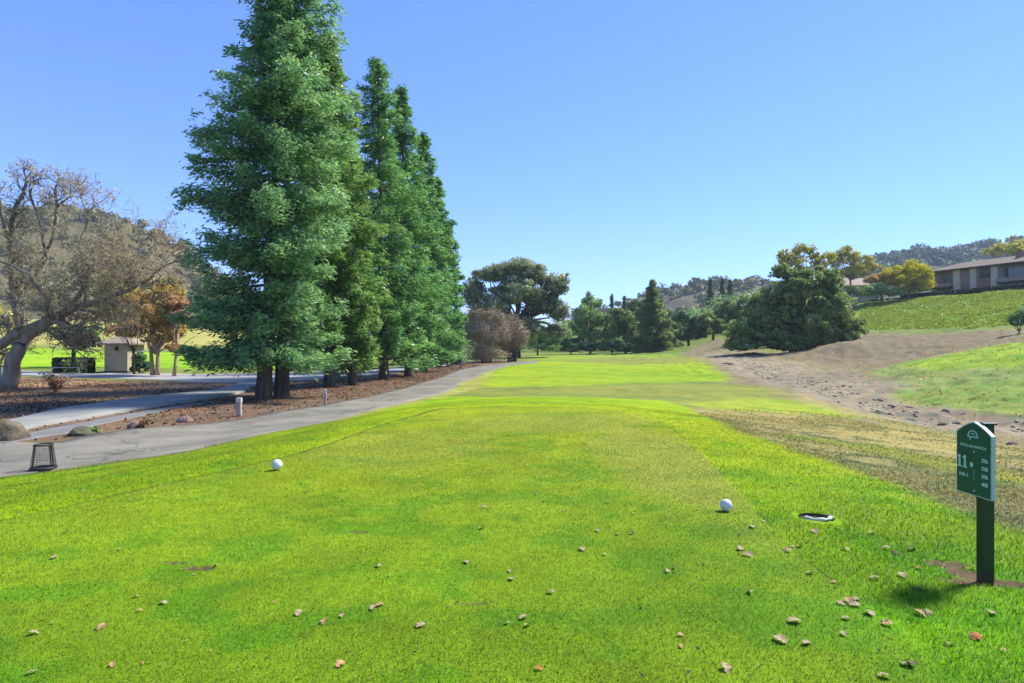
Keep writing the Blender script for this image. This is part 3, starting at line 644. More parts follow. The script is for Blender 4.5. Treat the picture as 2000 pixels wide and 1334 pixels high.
tree('big round grey green oak with sky gaps, standing left of centre past the path', 1008, 90,
     [(1005, 525, 50, 26), (960, 540, 38, 26), (1045, 540, 32, 28), (925, 575, 26, 40), (1085, 560, 28, 26), (1102, 545, 12, 14), (1010, 575, 55, 32), (965, 605, 38, 32), (1055, 595, 40, 34), (1090, 610, 26, 30), (1035, 645, 36, 26), (980, 640, 30, 22), (1085, 650, 30, 18), (928, 620, 20, 22)],
     M_OAK, 100000, .32, M_BARKD, (14, 85), 'oak_tree', 'oak tree', seed=21, clump=.29, sub=80, fill=.05)
M_OAK2 = M_OAKG
tree('broad dark green oak sweeping to the ground beside the creek bed', 1562, 75,
     [(1560, 560, 55, 34), (1525, 535, 26, 22), (1600, 548, 34, 28), (1500, 590, 32, 28), (1455, 650, 36, 32), (1490, 665, 42, 24), (1448, 672, 32, 18), (1550, 610, 44, 34), (1610, 605, 38, 34), (1645, 632, 36, 30), (1670, 640, 26, 22), (1590, 655, 36, 30), (1535, 665, 36, 22), (1640, 660, 30, 20), (1472, 610, 26, 24), (1560, 672, 40, 18, -20), (1600, 675, 36, 16, -15), (1520, 676, 40, 16, -20), (1450, 676, 34, 15, -10), (1570, 640, 40, 26, -30), (1440, 655, 24, 20), (1620, 570, 26, 26), (1540, 580, 40, 30, -20), (1488, 636, 36, 24, -10), (1520, 615, 30, 24), (1500, 655, 34, 22, -16)],
     M_OAKG, 110000, .32, M_BARKG, (12, 70), 'oak_tree', 'oak tree', seed=22, clump=.28, stems=3, sub=60, fill=.15)
tree('yellow topped tree rising right behind the broad dark oak', 1572, 92, [(1572, 496, 24, 20), (1545, 512, 26, 18), (1602, 512, 24, 20), (1530, 500, 14, 14), (1575, 535, 34, 22)], M_YOL, 5200, .38, M_BARKG, (6, 100), seed=23, clump=.34)
tree('thin yellow tree with see-through crown between the oak and the houses', 1660, 138, [(1655, 500, 26, 20), (1685, 512, 22, 18), (1632, 515, 18, 18), (1665, 530, 34, 16), (1705, 522, 14, 10)], M_YOL, 8000, .42, M_BARKG, (4, 50), seed=24, clump=.36)
tree('bright golden yellow tree next to the corner of the long house', 1775, 127, [(1772, 534, 30, 22), (1738, 542, 28, 18), (1797, 550, 20, 26), (1778, 560, 34, 18)], M_YEL, 12000, .40, M_BARKG, (4, 25), seed=25, clump=.4)
tree('orange and olive tree left of the golden yellow tree', 1722, 129, [(1722, 543, 22, 12), (1700, 548, 16, 12), (1735, 552, 22, 14)], M_AUT, 5000, .40, M_BARKG, (4, 25), seed=26, clump=.4)
tree('rounded dark green shrub below the golden yellow tree', 1722, 124, [(1712, 566, 22, 13), (1738, 570, 24, 12), (1690, 570, 12, 10)], M_GRN, 6500, .38, M_BARKG, (3, 8), 'shrub', 'shrub', seed=27, clump=.4)
tree('pale green shrub by the roof of the small far house', 1668, 122, [(1665, 566, 16, 10), (1650, 572, 14, 8), (1680, 575, 10, 7)], M_PALE, 1600, .36, M_BARKG, (3, 8), 'shrub', 'shrub', seed=28, clump=.4)
tree('yellow green tree showing over the long house roof', 1965, 165, [(1960, 488, 26, 14), (1990, 486, 22, 16), (1940, 492, 16, 10), (1976, 464, 5, 6)], M_YOL, 3600, .55, M_BARKG, (4, 40), seed=29, clump=.4)
tree('round green bush alone at the top of the dry bank', 1990, 56, [(1988, 622, 18, 17), (1998, 610, 14, 10), (1980, 630, 10, 10)], M_GRN, 3600, .22, M_BARKG, (3, 8), 'bush', 'bush', seed=30, clump=.4)

# centre background
bg_g = 'trees at the end of the fairway'
tree('rounded green tree with a pale trunk right of the big oak', 1153, 112, [(1155, 592, 22, 20), (1148, 618, 30, 22), (1175, 630, 22, 22), (1130, 640, 20, 20), (1160, 655, 26, 14)], M_GRN, 8000, .45, M_BARKG, (5, 60), group=bg_g, seed=31)
tree('dusky green tree with a pale trunk left of the pointed fir', 1222, 110, [(1205, 618, 24, 22), (1225, 640, 26, 22), (1195, 650, 24, 22), (1235, 665, 20, 14)], M_OAKG, 7000, .45, M_BARKG, (5, 55), group=bg_g, seed=32)
tree('dark leafy bush under the right side of the big oak', 1050, 104, [(1045, 668, 18, 18), (1065, 660, 18, 20), (1092, 655, 22, 26), (1075, 678, 20, 10)], M_GRN, 5200, .42, M_BARKD, (3, 20), 'bush', 'bush', seed=33)
tree('low near black thicket between the big oak and the pale trunked tree', 1115, 108, [(1105, 676, 20, 12), (1128, 672, 20, 14), (1150, 680, 18, 9)], M_DKG, 4400, .40, M_BARKD, (3, 8), 'bush', 'bush', seed=34)
tree('low dark thicket left of the pointed fir foot', 1195, 107, [(1180, 678, 20, 11), (1205, 676, 20, 12), (1228, 680, 16, 9)], M_DKG, 4000, .40, M_BARKD, (3, 8), 'bush', 'bush', seed=35)
tree('dark rounded tree right of the pointed fir', 1345, 114, [(1335, 628, 26, 20), (1362, 640, 26, 20), (1330, 655, 24, 18), (1358, 655, 20, 12)], M_DKG, 8000, .45, M_BARKD, (5, 30), group=bg_g, seed=36)
tree('dark rounded tree at the head of the tan slope', 1392, 112, [(1385, 628, 24, 20), (1405, 642, 20, 18), (1372, 645, 18, 16)], M_OAKG, 6000, .45, M_BARKD, (5, 30), group=bg_g, seed=37)
tree('pale green tree showing left of the broad dark oak', 1430, 108, [(1428, 604, 24, 16), (1450, 600, 20, 20), (1415, 615, 18, 14), (1440, 625, 22, 18)], M_PALE, 6500, .42, M_BARKG, (4, 40), group=bg_g, seed=38)
tree('small bright green shrub at the foot of the tan slope', 1312, 106, [(1305, 668, 16, 14), (1322, 674, 12, 10), (1318, 650, 14, 18)], M_PALE, 3000, .36, M_BARKG, (3, 8), 'shrub', 'shrub', seed=39)
tree('light green tree peeping out behind the pointed fir', 1250, 128, [(1245, 600, 18, 18), (1255, 625, 24, 20), (1298, 618, 20, 16), (1310, 635, 22, 18)], M_PALE, 5000, .5, M_BARKG, (4, 40), group=bg_g, seed=40)
def fir(label, px, Y, apex, half, mat, seed, nbr=60, dens=.6, leaf=.45):
    redwood(label, px, 0, Y, (px, apex), [(0, half, half), (.1, half, half), (.4, half * .72, half * .72), (.7, half * .38, half * .38), (1, 1, 1)], mat, nbr, dens, name='fir_tree', cat='conifer', group=bg_g, seed=seed, leaf=leaf, bottom=.03)
fir('pointed broad based dark fir standing up in the middle of the far trees', 1274, 104, 546, 46, M_OAKG, 51, 110, 1.0)
fir('narrow far conifer spire on its own left of the twin spires', 1387, 175, 546, 11, M_DKG, 52, 50, .4, .6)
fir('left one of the twin far conifer spires', 1411, 178, 543, 10, M_DKG, 53, 50, .4, .6)
fir('right one of the twin far conifer spires', 1426, 180, 546, 10, M_DKG, 54, 50, .4, .6)
fir('small thin far conifer tip just right of the rounded green tree', 1195, 140, 574, 10, M_DKG, 55, 45, .4, .5)
fir('small thin far conifer tip left of the pointed fir', 1219, 142, 578, 11, M_DKG, 56, 45, .4, .5)

# bare grey trees at the path's far end
tree('bare mauve grey tree with dense twigs at the bend of the path', 950, 72, [(940, 655, 44, 42), (915, 650, 24, 40), (965, 622, 26, 20), (930, 615, 20, 16), (948, 692, 46, 20), (975, 650, 24, 34)], M_TWIG, 26000, .5, M_BARKG, (6, 20), 'bare_tree', 'bare tree', seed=61, aspect=.07, clump=.5, sub=40, stems=3, fill=.2, crown='twigs')
tree('bare mauve grey tree right of its twin, against the big oak trunk', 1000, 76, [(998, 655, 32, 40), (985, 675, 26, 30), (1014, 665, 18, 32)], M_TWIG, 18000, .5, M_BARKD, (8, 24), 'bare_tree', 'bare tree', seed=62, aspect=.07, clump=.5, sub=40, stems=2, fill=.2, crown='twigs')

# left background
tree('small dark green tree with a thin trunk beyond the clipped hedge', 143, 46, [(135, 652, 34, 18), (172, 656, 30, 20), (112, 648, 18, 12), (150, 672, 24, 14), (192, 670, 12, 12)], M_DKG, 6000, .26, M_BARKD, (8, 60), seed=71, clump=.34)
tree('yellow and orange autumn tree with pale forked trunk beside the hut', 303, 41, [(290, 632, 42, 32), (328, 616, 34, 30), (345, 648, 28, 32), (278, 592, 36, 28), (308, 664, 28, 14), (262, 650, 24, 18), (325, 575, 30, 24)], M_AUT, 30000, .17, M_BARKT, (8, 58), 'autumn_tree', 'autumn tree', seed=72, clump=.28, stems=2, fill=.1, sub=60)
tree('orange leaved autumn tree touching the largest conifer', 340, 40, [(345, 596, 24, 18), (352, 615, 20, 18), (345, 682, 18, 12), (335, 585, 16, 10)], M_ORG, 7000, .16, M_BARKT, (6, 90), 'autumn_tree', 'autumn tree', seed=73, clump=.26, fill=.1, sub=40)
tree('small orange leaved tree showing above the hut roof', 262, 42.2, [(220, 646, 20, 9), (240, 650, 15, 10), (250, 638, 16, 12)], M_ORG, 3600, .15, M_BARKD, (4, 55), 'autumn_tree', 'autumn tree', seed=74, clump=.36)
tree('wide olive tree behind the hut and the autumn tree', 262, 56, [(250, 575, 46, 34), (300, 570, 36, 34), (215, 600, 32, 30), (270, 620, 40, 26), (330, 560, 24, 22)], M_OLV, 26000, .25, M_BARKG, (8, 80), seed=75, clump=.26, fill=.1, sub=40)
tree('dark green shrub in the gap between the hut and the pale trunk', 272, 43, [(268, 705, 12, 18), (280, 718, 12, 10), (262, 722, 8, 8)], M_DKG, 2600, .16, M_BARKD, (3, 6), 'shrub', 'shrub', seed=76, clump=.45)
tree('pale yellow tree at the left edge behind the leaning bare trunk', 12, 70, [(8, 640, 22, 30), (-20, 620, 30, 30)], M_YOL, 3600, .3, M_BARKG, (5, 40), seed=77, clump=.35)

# ------------------------------------------------------------------ leaning bare trees at left edge
def bare_tree(label, px, Y, limbs, twig_blobs, seed, ntw=9000, nlf=5000, bark=None, gs=1.0, lmax=4):
    rg = np.random.default_rng(seed); random.seed(seed)
    x0 = (px - CX) / F * Y; zb = gz(x0, Y) - .05; O = np.array([x0, Y, zb]); S = Y / F
    root = empty('bare_tree', tuple(O), label, 'bare tree')
    trunk = MB(); br = trunk; tips = []
    def grow(p, d, L, r, lvl):
        n = 4; pts = [p]; q = p.copy(); dd = d.copy()
        for i in range(n):
            dd = unit(dd + rg.normal(size=3) * .28 + np.array([0, 0, .06])); q = q + dd * L / n; pts.append(q.copy())
            if lvl < lmax and i > 0:
                cd = unit(dd + unit(rg.normal(size=3)) * .9); grow(q.copy(), cd, L * rg.uniform(.5, .75), r * .6, lvl + 1)
        rad = list(np.linspace(r, r * .45, n + 1)); br.tube(pts, rad, 5 if lvl < 2 else 3, False)
        if lvl < lmax: grow(q, dd, L * .7, r * .45, lvl + 1)
        else: tips.append(q)
    for j, lm in enumerate(limbs):
        pts = [P(a, b, Y) + np.array([0, dz, 0]) - O for a, b, dz, r in lm]; rad = [r * S / 2 for a, b, dz, r in lm]
        fp = []; fr = []
        for i in range(len(pts) - 1):
            for t in (0, .33, .66):
                fp.append(pts[i] * (1 - t) + pts[i + 1] * t + rg.normal(size=3) * .04 * (t > 0)); fr.append(rad[i] * (1 - t) + rad[i + 1] * t)
        fp.append(pts[-1]); fr.append(rad[-1])
        br = trunk if j == 0 else MB()
        br.tube(fp, fr, 10 if j == 0 else 7, True, .12)
        for i in range(len(fp) // 2, len(fp)):
            if rg.random() < .6:
                d = unit((fp[i] - fp[i - 1]) * 1.0 + unit(rg.normal(size=3)) * np.linalg.norm(fp[i] - fp[i - 1]) * 1.0)
                grow(fp[i], d, rg.uniform(.9, 1.6) * gs, max(fr[i] * .55, .03), 1)
        grow(fp[-1], unit(fp[-1] - fp[-2]), 1.3 * gs, fr[-1], 1)
        if j: br.build('branch', bark or M_BARKG, root, True)
    trunk.build('trunk', bark or M_BARKG, root, True)
    C = []
    for (bx, by, rx, ry) in twig_blobs:
        k = int(ntw * rx * ry / sum(a[2] * a[3] for a in twig_blobs)); c = P(bx, by, Y) - O
        nc = 60; sub = c + unit(rg.normal(size=(nc, 3))) * (rg.random((nc, 1)) ** .4) * np.array([rx, rx, ry]) * S
        i = rg.integers(0, nc, k); C.append(sub[i] + rg.normal(size=(k, 3)) * .22)
    tp = np.array(tips); i = rg.integers(0, len(tp), min(4000, len(tp) * 4)); C.append(tp[i] + rg.normal(size=(len(i), 3)) * .14)
    C = np.concatenate(C); cn = unit(C - C.mean(0)) + np.array([0, 0, .5])
    leaves('twigs', C, cn, np.full((len(C), 1), .42), M_TWIGT, root, .075, None, 0, None, rg)
    m = rg.random(len(C)) < nlf / len(C); L2 = C[m] + rg.normal(size=(m.sum(), 3)) * .1
    leaves('dry_leaves', L2, cn[m], np.full((len(L2), 1), .11), M_TWIGT, root, .7, None, 0, None, rg)
    return root
bare_tree('big leaning bare tree with tan twigs, its trunk forking at the left edge', 14, 29.5,
    [[(12, 757, 0, 34), (24, 715, 0, 27), (40, 672, 0, 24), (62, 650, 0, 22), (90, 630, 0, 20), (125, 605, .3, 16), (165, 590, .6, 12), (215, 570, .8, 9), (262, 545, 1, 6), (290, 520, 1, 4)],
     [(-10, 690, -.4, 18), (20, 668, -.3, 18), (50, 645, -.2, 17), (90, 628, 0, 15)],
     [(-40, 720, -.5, 18), (-10, 690, -.4, 18)],
     [(125, 605, .3, 10), (150, 560, .5, 9), (160, 520, .6, 7), (130, 480, .8, 6), (145, 440, .8, 4)],
     [(90, 630, 0, 9), (110, 590, -.5, 8), (90, 540, -1, 6), (50, 520, -1.2, 5)],
     [(215, 570, .8, 6), (235, 540, .8, 5), (250, 500, .8, 3)]],
    [(150, 550, 70, 45), (90, 565, 60, 45), (220, 530, 55, 42), (180, 490, 50, 34), (60, 520, 50, 40), (255, 520, 36, 34), (190, 600, 60, 34), (100, 610, 40, 30), (235, 610, 40, 26)], 81, 3400, 3000, M_BARKP)
bare_tree('upright pale barked bare tree with dark crooked top branches at the left edge', 30, 33.5,
    [[(24, 745, 0, 20), (34, 690, 0, 18), (40, 640, 0, 16), (28, 590, 0, 14), (24, 540, 0, 12), (20, 480, 0, 10), (22, 440, 0, 9)],
     [(22, 440, 0, 9), (30, 405, 0, 8), (45, 385, 0, 7), (50, 362, 0, 5)],
     [(28, 590, 0, 8), (60, 540, .3, 7), (85, 500, .3, 6), (68, 425, .3, 5), (58, 400, .3, 5), (60, 372, 0, 4)],
     [(20, 480, 0, 7), (5, 425, 0, 6), (0, 390, 0, 5)],
     [(60, 540, .3, 7), (90, 470, .4, 6), (100, 405, .4, 6), (97, 372, .4, 5)],
     [(100, 405, .4, 5), (116, 388, .4, 4), (128, 372, .4, 3)]],
    [(40, 380, 34, 24), (20, 440, 30, 34), (5, 375, 24, 22), (95, 372, 26, 14), (70, 440, 40, 28), (60, 480, 50, 36), (30, 560, 40, 50)], 82, 900, 1600, None, .55, 3)

# ------------------------------------------------------------------ hills and far woodland
M_HILL = noise_mat('dry_hill', (.085, .085, .035), (.165, .135, .065), .035, .95, 0, None, .05, 8)
M_HILLB = noise_mat('brown_hill', (.085, .085, .05), (.17, .14, .09), .03, .95, 0, None, .05, 8)
M_HILLG = noise_mat('wooded_hill', (.05, .075, .05), (.10, .13, .07), .03, .95, 0, None, .05, 8)
M_WOOD = leaf_mat('woodland', [(0.054, 0.090, 0.036), (0.108, 0.158, 0.064), (0.180, 0.238, 0.090), (0.288, 0.297, 0.126)], .15, .7)
M_WOODB = leaf_mat('far_woodland', [(0.056, 0.104, 0.085), (0.094, 0.160, 0.112), (0.150, 0.225, 0.150), (0.206, 0.281, 0.169)], .15, .75)  # bluish cast of distant haze painted into the leaf colour
def hill(sil, D, D0, D2, mat, wname, wlabel, wmat, ntree, tsize, seed, wood_pref=0.0, wcat='woodland'):
    rg = np.random.default_rng(seed); s = np.array(sil, float); px = np.arange(s[0, 0], s[-1, 0], 6.0)
    topz = (CY - np.interp(px, s[:, 0], s[:, 1])) / F * D + H
    topz += (fbm(px * .02 + seed, px * 0, 4) - .5) * D * .012
    v = np.concatenate([np.linspace(D0, D, 34), np.linspace(D, D2, 16)[1:]])
    PX, VV = np.meshgrid(px, v)
    up = np.clip((VV - D0) / (D - D0), 0, 1); dn = np.clip((VV - D) / (D2 - D), 0, 1)
    f = np.where(VV <= D, up ** 1.15, np.cos(dn * math.pi / 2))
    Xh = (PX - CX) / F * D * (.75 + .25 * VV / D); base = hz(Xh, VV) - 1.5
    Zh = base + (np.maximum(topz[None, :], 0) - base) * f + (fbm(Xh * .03, VV * .03, 4) - .5) * 4 * np.sin(f * 3.1)
    edge = np.minimum(sstep(0, 60, PX - px[0]), sstep(0, 60, px[-1] - PX)); Zh = base + (Zh - base) * edge
    n, m = PX.shape; ii = np.arange(n * m).reshape(n, m)
    Fq = np.stack([ii[:-1, :-1], ii[:-1, 1:], ii[1:, 1:], ii[1:, :-1]], -1).reshape(-1, 4)
    tag(link('hill', mesh_np('hill', np.stack([Xh, VV, Zh], -1).reshape(-1, 3), Fq, True), mat), kind='structure')
    C = []; Nn = []; T = []
    for _ in range(ntree):
        i = rg.integers(3, m - 3)
        if rg.random() < wood_pref: j = int(np.clip(33 - abs(rg.normal()) * 3, 0, n - 2))
        else: j = rg.integers(6, 34)
        c = np.array([Xh[j, i], VV[j, i], Zh[j, i]]) + rg.normal(size=3) * np.array([4, 4, 0])
        r = tsize * rg.uniform(.5, 1.25); k = 110
        g = unit(rg.normal(size=(k, 3))) * rg.random((k, 1)) ** .4; g[:, 2] *= .75
        C.append(c + g * r + np.array([0, 0, r * .45])); Nn.append(g + np.array([0, 0, .4])); T.append(np.clip(rg.uniform(.2, .8) + rg.normal(size=k) * .12, 0, 1))
    C = np.concatenate(C)
    o = leaves(wname, C, np.concatenate(Nn), np.full((len(C), 1), tsize * .42), wmat, None, .8, None, 0, np.concatenate(T), rg)
    tag(o, wlabel, wcat, kind='stuff')
hill([(-500, 500), (-300, 470), (-100, 440), (0, 424), (60, 412), (130, 406), (200, 418), (260, 440), (330, 473), (390, 510), (430, 545), (520, 600), (620, 655), (680, 670)], 330, 140, 460, M_HILL,
     'woodland', 'brown and dark green scrub on the hill at left', M_WOOD, 520, 3.6, 91, .35)
hill([(1040, 665), (1130, 625), (1180, 605), (1240, 586), (1310, 570), (1380, 557), (1440, 553), (1500, 558), (1560, 572), (1650, 600), (1750, 640)], 430, 200, 560, M_HILLB,
     'woodland', 'dull trees along the brown ridge over the fairway end', M_WOOD, 170, 4.6, 92, .55)
hill([(1350, 640), (1500, 590), (1600, 550), (1680, 525), (1720, 508), (1790, 494), (1850, 494), (1920, 484), (2000, 474), (2200, 455), (2500, 470), (2700, 560)], 520, 250, 700, M_HILLG,
     'woodland', 'blue green wooded ridge behind the houses at right', M_WOODB, 900, 6.0, 93, .5)
# far wood behind the fairway end
def wood_band():
    rg = np.random.default_rng(95); C = []; Nn = []; T = []
    for _ in range(130):
        px = rg.uniform(1040, 1480); Y = rg.uniform(132, 165); r = rg.uniform(2.2, 4.5)
        x = (px - CX) / F * Y; z = gz(x, Y); hgt = rg.uniform(.3, 1) * (7.5 if px > 1110 else 4)
        hgt = min(hgt, max(1.0, 1.6 + (CY - (625 if px < 1290 else 632)) / F * Y - z - r)); k = 150; g = unit(rg.normal(size=(k, 3))) * rg.random((k, 1)) ** .4
        C.append(np.array([x, Y, z + hgt]) + g * r * np.array([1, 1, 1.1])); Nn.append(g + np.array([0, 0, .4])); T.append(np.clip(rg.uniform(.2, .8) + rg.normal(size=k) * .12, 0, 1))
    C = np.concatenate(C); k = C[:, 2] > hz(C[:, 0], C[:, 1])
    o = leaves('woods', C[k], np.concatenate(Nn)[k], np.full((k.sum(), 1), .8), M_GRN, None, .7, None, 0, np.concatenate(T)[k], rg)
    tag(o, 'mixed green woods filling in behind the far fairway trees', 'woods', kind='stuff')
wood_band()

# ------------------------------------------------------------------ buildings
M_STUCCO = noise_mat('beige_stucco', (.52, .44, .32), (.60, .51, .38), 2, .9, .003, 60)
M_SIDING = noise_mat('tan_siding', (.27, .20, .145), (.32, .25, .18), 1, .9)
M_BRICK = noise_mat('reddish_panel', (.27, .14, .10), (.33, .18, .13), 2, .9)
M_ROOFT = noise_mat('brown_shingle', (.13, .105, .07), (.19, .155, .105), 3, .95, .01, 30)
M_DARKW = noise_mat('dark_wood', (.05, .035, .028), (.08, .055, .04), 4, .8)
M_RAIL = noise_mat('balcony_band', (.30, .235, .16), (.36, .28, .20), 2, .9)
def glass_mat():
    m, nt, b = new_mat('window_glass'); b.inputs['Base Color'].default_value = (.02, .03, .035, 1); b.inputs['Roughness'].default_value = .12
    b.inputs['Specular IOR Level'].default_value = .9; b.inputs['Coat Weight'].default_value = .1; return m
M_GLASS = glass_mat()
M_FRAME = noise_mat('window_frame', (.25, .25, .24), (.32, .32, .31), 3, .6)
def house():
    A = np.array([(1820 - CX) / F * 130, 130.0]); B = np.array([(2000 - CX) / F * 113, 113.0])
    d = (B - A) / np.linalg.norm(B - A); rz = math.atan2(d[1], d[0]); zb = 10.45
    root = empty('house', (A[0], A[1], zb), 'long two storey beige house with brown roof and balconies on the slope top', 'house', rz=rz)
    L = 34.0; D = 11.0; E = 5.4
    def ux(px):   # photo column to distance along the front
        k = (px - CX) / F; return (k * A[1] - A[0]) / (d[0] - k * d[1])
    # local axes: x along the front, y into the house
    def bx(name, mat, x0, x1, y0, y1, z0, z1, par=root):
        m = MB(); m.box(x0, x1, y0, y1, z0, z1); return m.build(name, mat, par)
    cuts = [(1829, 1858, 2.9, 4.7), (1914, 1935, 3.0, 4.7)]
    w = MB()
    w.box(0, L, 1.6, D, -1.5, E); w.build('wall', M_SIDING, root)
    bx('pillar', M_STUCCO, 0, .6, 0, 1.6, -1.5, E)
    for a, b in ((1861, 1874), (1894, 1906), (1935, 1948)):
        bx('pillar', M_STUCCO, ux(a), ux(b), 0, 1.6, -1.5, E)
    bx('siding_panel', M_SIDING, ux(1874), ux(1894), .5, 1.6, 2.4, E - .02)
    bx('brick_panel', M_BRICK, ux(1874), ux(1894), .45, 1.6, 1.6, 2.4)
    bx('brick_panel', M_BRICK, ux(1906), ux(1935), .45, 1.6, 1.7, 3.0)
    bx('siding_panel', M_SIDING, ux(1906), ux(1935), .5, 1.6, 3.0, 3.2)
    def window(px0, px1, z0, z1, y):
        x0, x1 = ux(px0), ux(px1)
        f = bx('window', M_FRAME, x0, x1, y, y + .12, z0, z1)
        n = max(2, int((x1 - x0) / 1.1)); wd = (x1 - x0 - .08) / n
        for i in range(n): bx('pane', M_GLASS, x0 + .08 + i * wd, x0 + i * wd + wd, y - .03, y + .05, z0 + .08, z1 - .08, f)
    window(1832, 1858, 2.75, 4.9, 1.45); window(1910, 1932, 3.3, 4.7, .5); window(1952, 2000, 3.1, 4.9, 1.45); window(2004, 2080, 3.1, 4.9, 1.45)
    window(1832, 1858, .2, 1.9, 1.45); window(1876, 1893, .1, 1.5, .5); window(1955, 2060, .2, 1.9, 1.45)
    window(1909, 1932, .1, 1.5, .5)
    def balcony(px0, px1):
        x0, x1 = ux(px0), ux(px1); b_ = bx('balcony', M_DARKW, x0, x1, -.5, 1.6, 2.05, 2.25)
        bx('railing', M_RAIL, x0, x1, -.55, -.42, 2.25, 2.95, b_)
    balcony(1820, 1860.5); balcony(1948.5, 2085)
    for px in (1822, 1859):
        x = ux(px); bx('post', M_DARKW, x - .08, x + .08, -.45, -.3, -1.4, 2.05)
    # pitched roof
    m = MB(); o = .9; rg = 2.1
    x0, x1 = -1.0, L + 1; y0, y1, ym = -o, D + o, D / 2
    m.add([(x0, y0, E), (x1, y0, E), (x1, y1, E), (x0, y1, E), (x0 + 3.5, ym, E + rg), (x1 - 3.5, ym, E + rg),
           (x0, y0, E + .22), (x1, y0, E + .22), (x1, y1, E + .22), (x0, y1, E + .22)],
          [(0, 3, 2, 1), (0, 1, 7, 6), (1, 2, 8, 7), (2, 3, 9, 8), (3, 0, 6, 9), (6, 7, 5, 4), (7, 8, 5), (8, 9, 4, 5), (9, 6, 4)])
    rf = m.build('roof', M_ROOFT, root)
    bx('fascia', M_DARKW, x0 + .05, x1 - .05, y0 - .04, y0 - .003, E - .05, E + .2, rf)
    bx('chimney', M_BRICK, 14.0, 15.1, 3.4, 4.3, E + .8, E + 2.6, rf)
house()
def cottage():
    Y = 145; x = (1665 - CX) / F * Y; zb = gz(x, Y)
    root = empty('house', (x, Y, zb), 'small far house with pale hipped roof half hidden behind shrubs', 'house')
    z1 = P(0, 560, Y)[2] - zb; z2 = P(0, 542, Y)[2] - zb
    m = MB(); m.box(-4, 5.2, -3, 5, -1, z1); m.build('wall', M_STUCCO, root)
    m = MB(); m.add([(-4.8, -3.8, z1), (6, -3.8, z1), (6, 5.8, z1), (-4.8, 5.8, z1), (-1.5, 1, z2), (2.8, 1, z2)], [(0, 3, 2, 1), (0, 1, 5, 4), (1, 2, 5), (2, 3, 4, 5), (3, 0, 4)])
    m.build('roof', noise_mat('pale_roof', (.30, .23, .17), (.38, .30, .22), 2, .9), root)
    m = MB(); m.box(1.2, 2.6, -3.12, -2.98, z1 - 1.7, z1 - .6); m.build('window', M_GLASS, root)
cottage()
def low_wall():
    a = G(1672, 588, 160); Y = 131.0; x0 = (1676 - CX) / F * Y; x1 = (1716 - CX) / F * Y; zt = P(0, 572, Y)[2]
    m = MB(); m.box(x0, x1, Y, Y + .3, zt - 3.0, zt - .12); m.box(x0 - .08, x1 + .08, Y - .06, Y + .36, zt - .12, zt)
    tag(m.build('garden_wall', noise_mat('white_wall', (.48, .45, .40), (.55, .52, .47), 2, .9)), 'low whitish garden wall below the dark shrub on the slope top', 'wall')
low_wall()
M_HEDGE = leaf_mat('clipped_hedge', [(.012, .028, .014), (.03, .055, .025), (.05, .085, .035)], .15, .6)
def hedge_line():
    rg = np.random.default_rng(44); C = []; Nn = []
    pts = [P(1700, 589, 131), P(1760, 584, 130), P(1850, 577, 119), P(2000, 563, 104.5), P(2150, 552, 95)]
    for i in range(len(pts) - 1):
        k = 3800; t = rg.random((k, 1)); p = pts[i] * (1 - t) + pts[i + 1] * t; w = .15 if i == 0 else .6
        off = rg.uniform(-1, 1, (k, 3)) * np.array([.45, .45, w])
        C.append(p + off + np.array([0, 0, w * .4])); Nn.append(off + np.array([0, 0, .3]))
    o = leaves('hedge', np.concatenate(C), np.concatenate(Nn), np.full((sum(len(c) for c in C), 1), .3), M_HEDGE, None, .7)
    tag(o, 'long low dark green hedge running along the slope top before the houses', 'hedge')
hedge_line()

def hut():
    Y = 44.0; x0 = (204 - CX) / F * Y; x1 = (249 - CX) / F * Y; cx = (x0 + x1) / 2; zb = gz(cx, Y) ; w = (x1 - x0) / 2
    root = empty('hut', (cx, Y + 1, zb), 'small square beige hut with hipped roof beyond the footpath', 'hut')
    z1 = P(0, 673, Y)[2] - zb; z2 = P(0, 652, Y)[2] - zb
    m = MB(); m.box(-w, w, -1, 1, .12, z1); m.build('wall', noise_mat('hut_wall', (.37, .31, .19), (.42, .36, .23), 3, .9), root)
    m = MB(); m.box(-w - .06, w + .06, -1.06, 1.06, -.1, .12); m.build('plinth', M_DARKW, root)
    o = .42; m = MB()
    m.add([(-w - o, -1 - o, z1), (w + o, -1 - o, z1), (w + o, 1 + o, z1), (-w - o, 1 + o, z1), (-w - o, -1 - o, z1 + .1), (w + o, -1 - o, z1 + .1), (w + o, 1 + o, z1 + .1), (-w - o, 1 + o, z1 + .1), (0, 0, z2)],
          [(0, 3, 2, 1), (0, 1, 5, 4), (1, 2, 6, 5), (2, 3, 7, 6), (3, 0, 4, 7), (4, 5, 8), (5, 6, 8), (6, 7, 8), (7, 4, 8)])
    m.build('roof', noise_mat('hut_roof', (.26, .21, .15), (.34, .28, .21), 6, .95), root)
    m = MB(); m.box(-.02, .16, -1.12, -1.005, z1 - .42, z1 - .16); m.build('wall_lamp', M_DARKW, root)
hut()
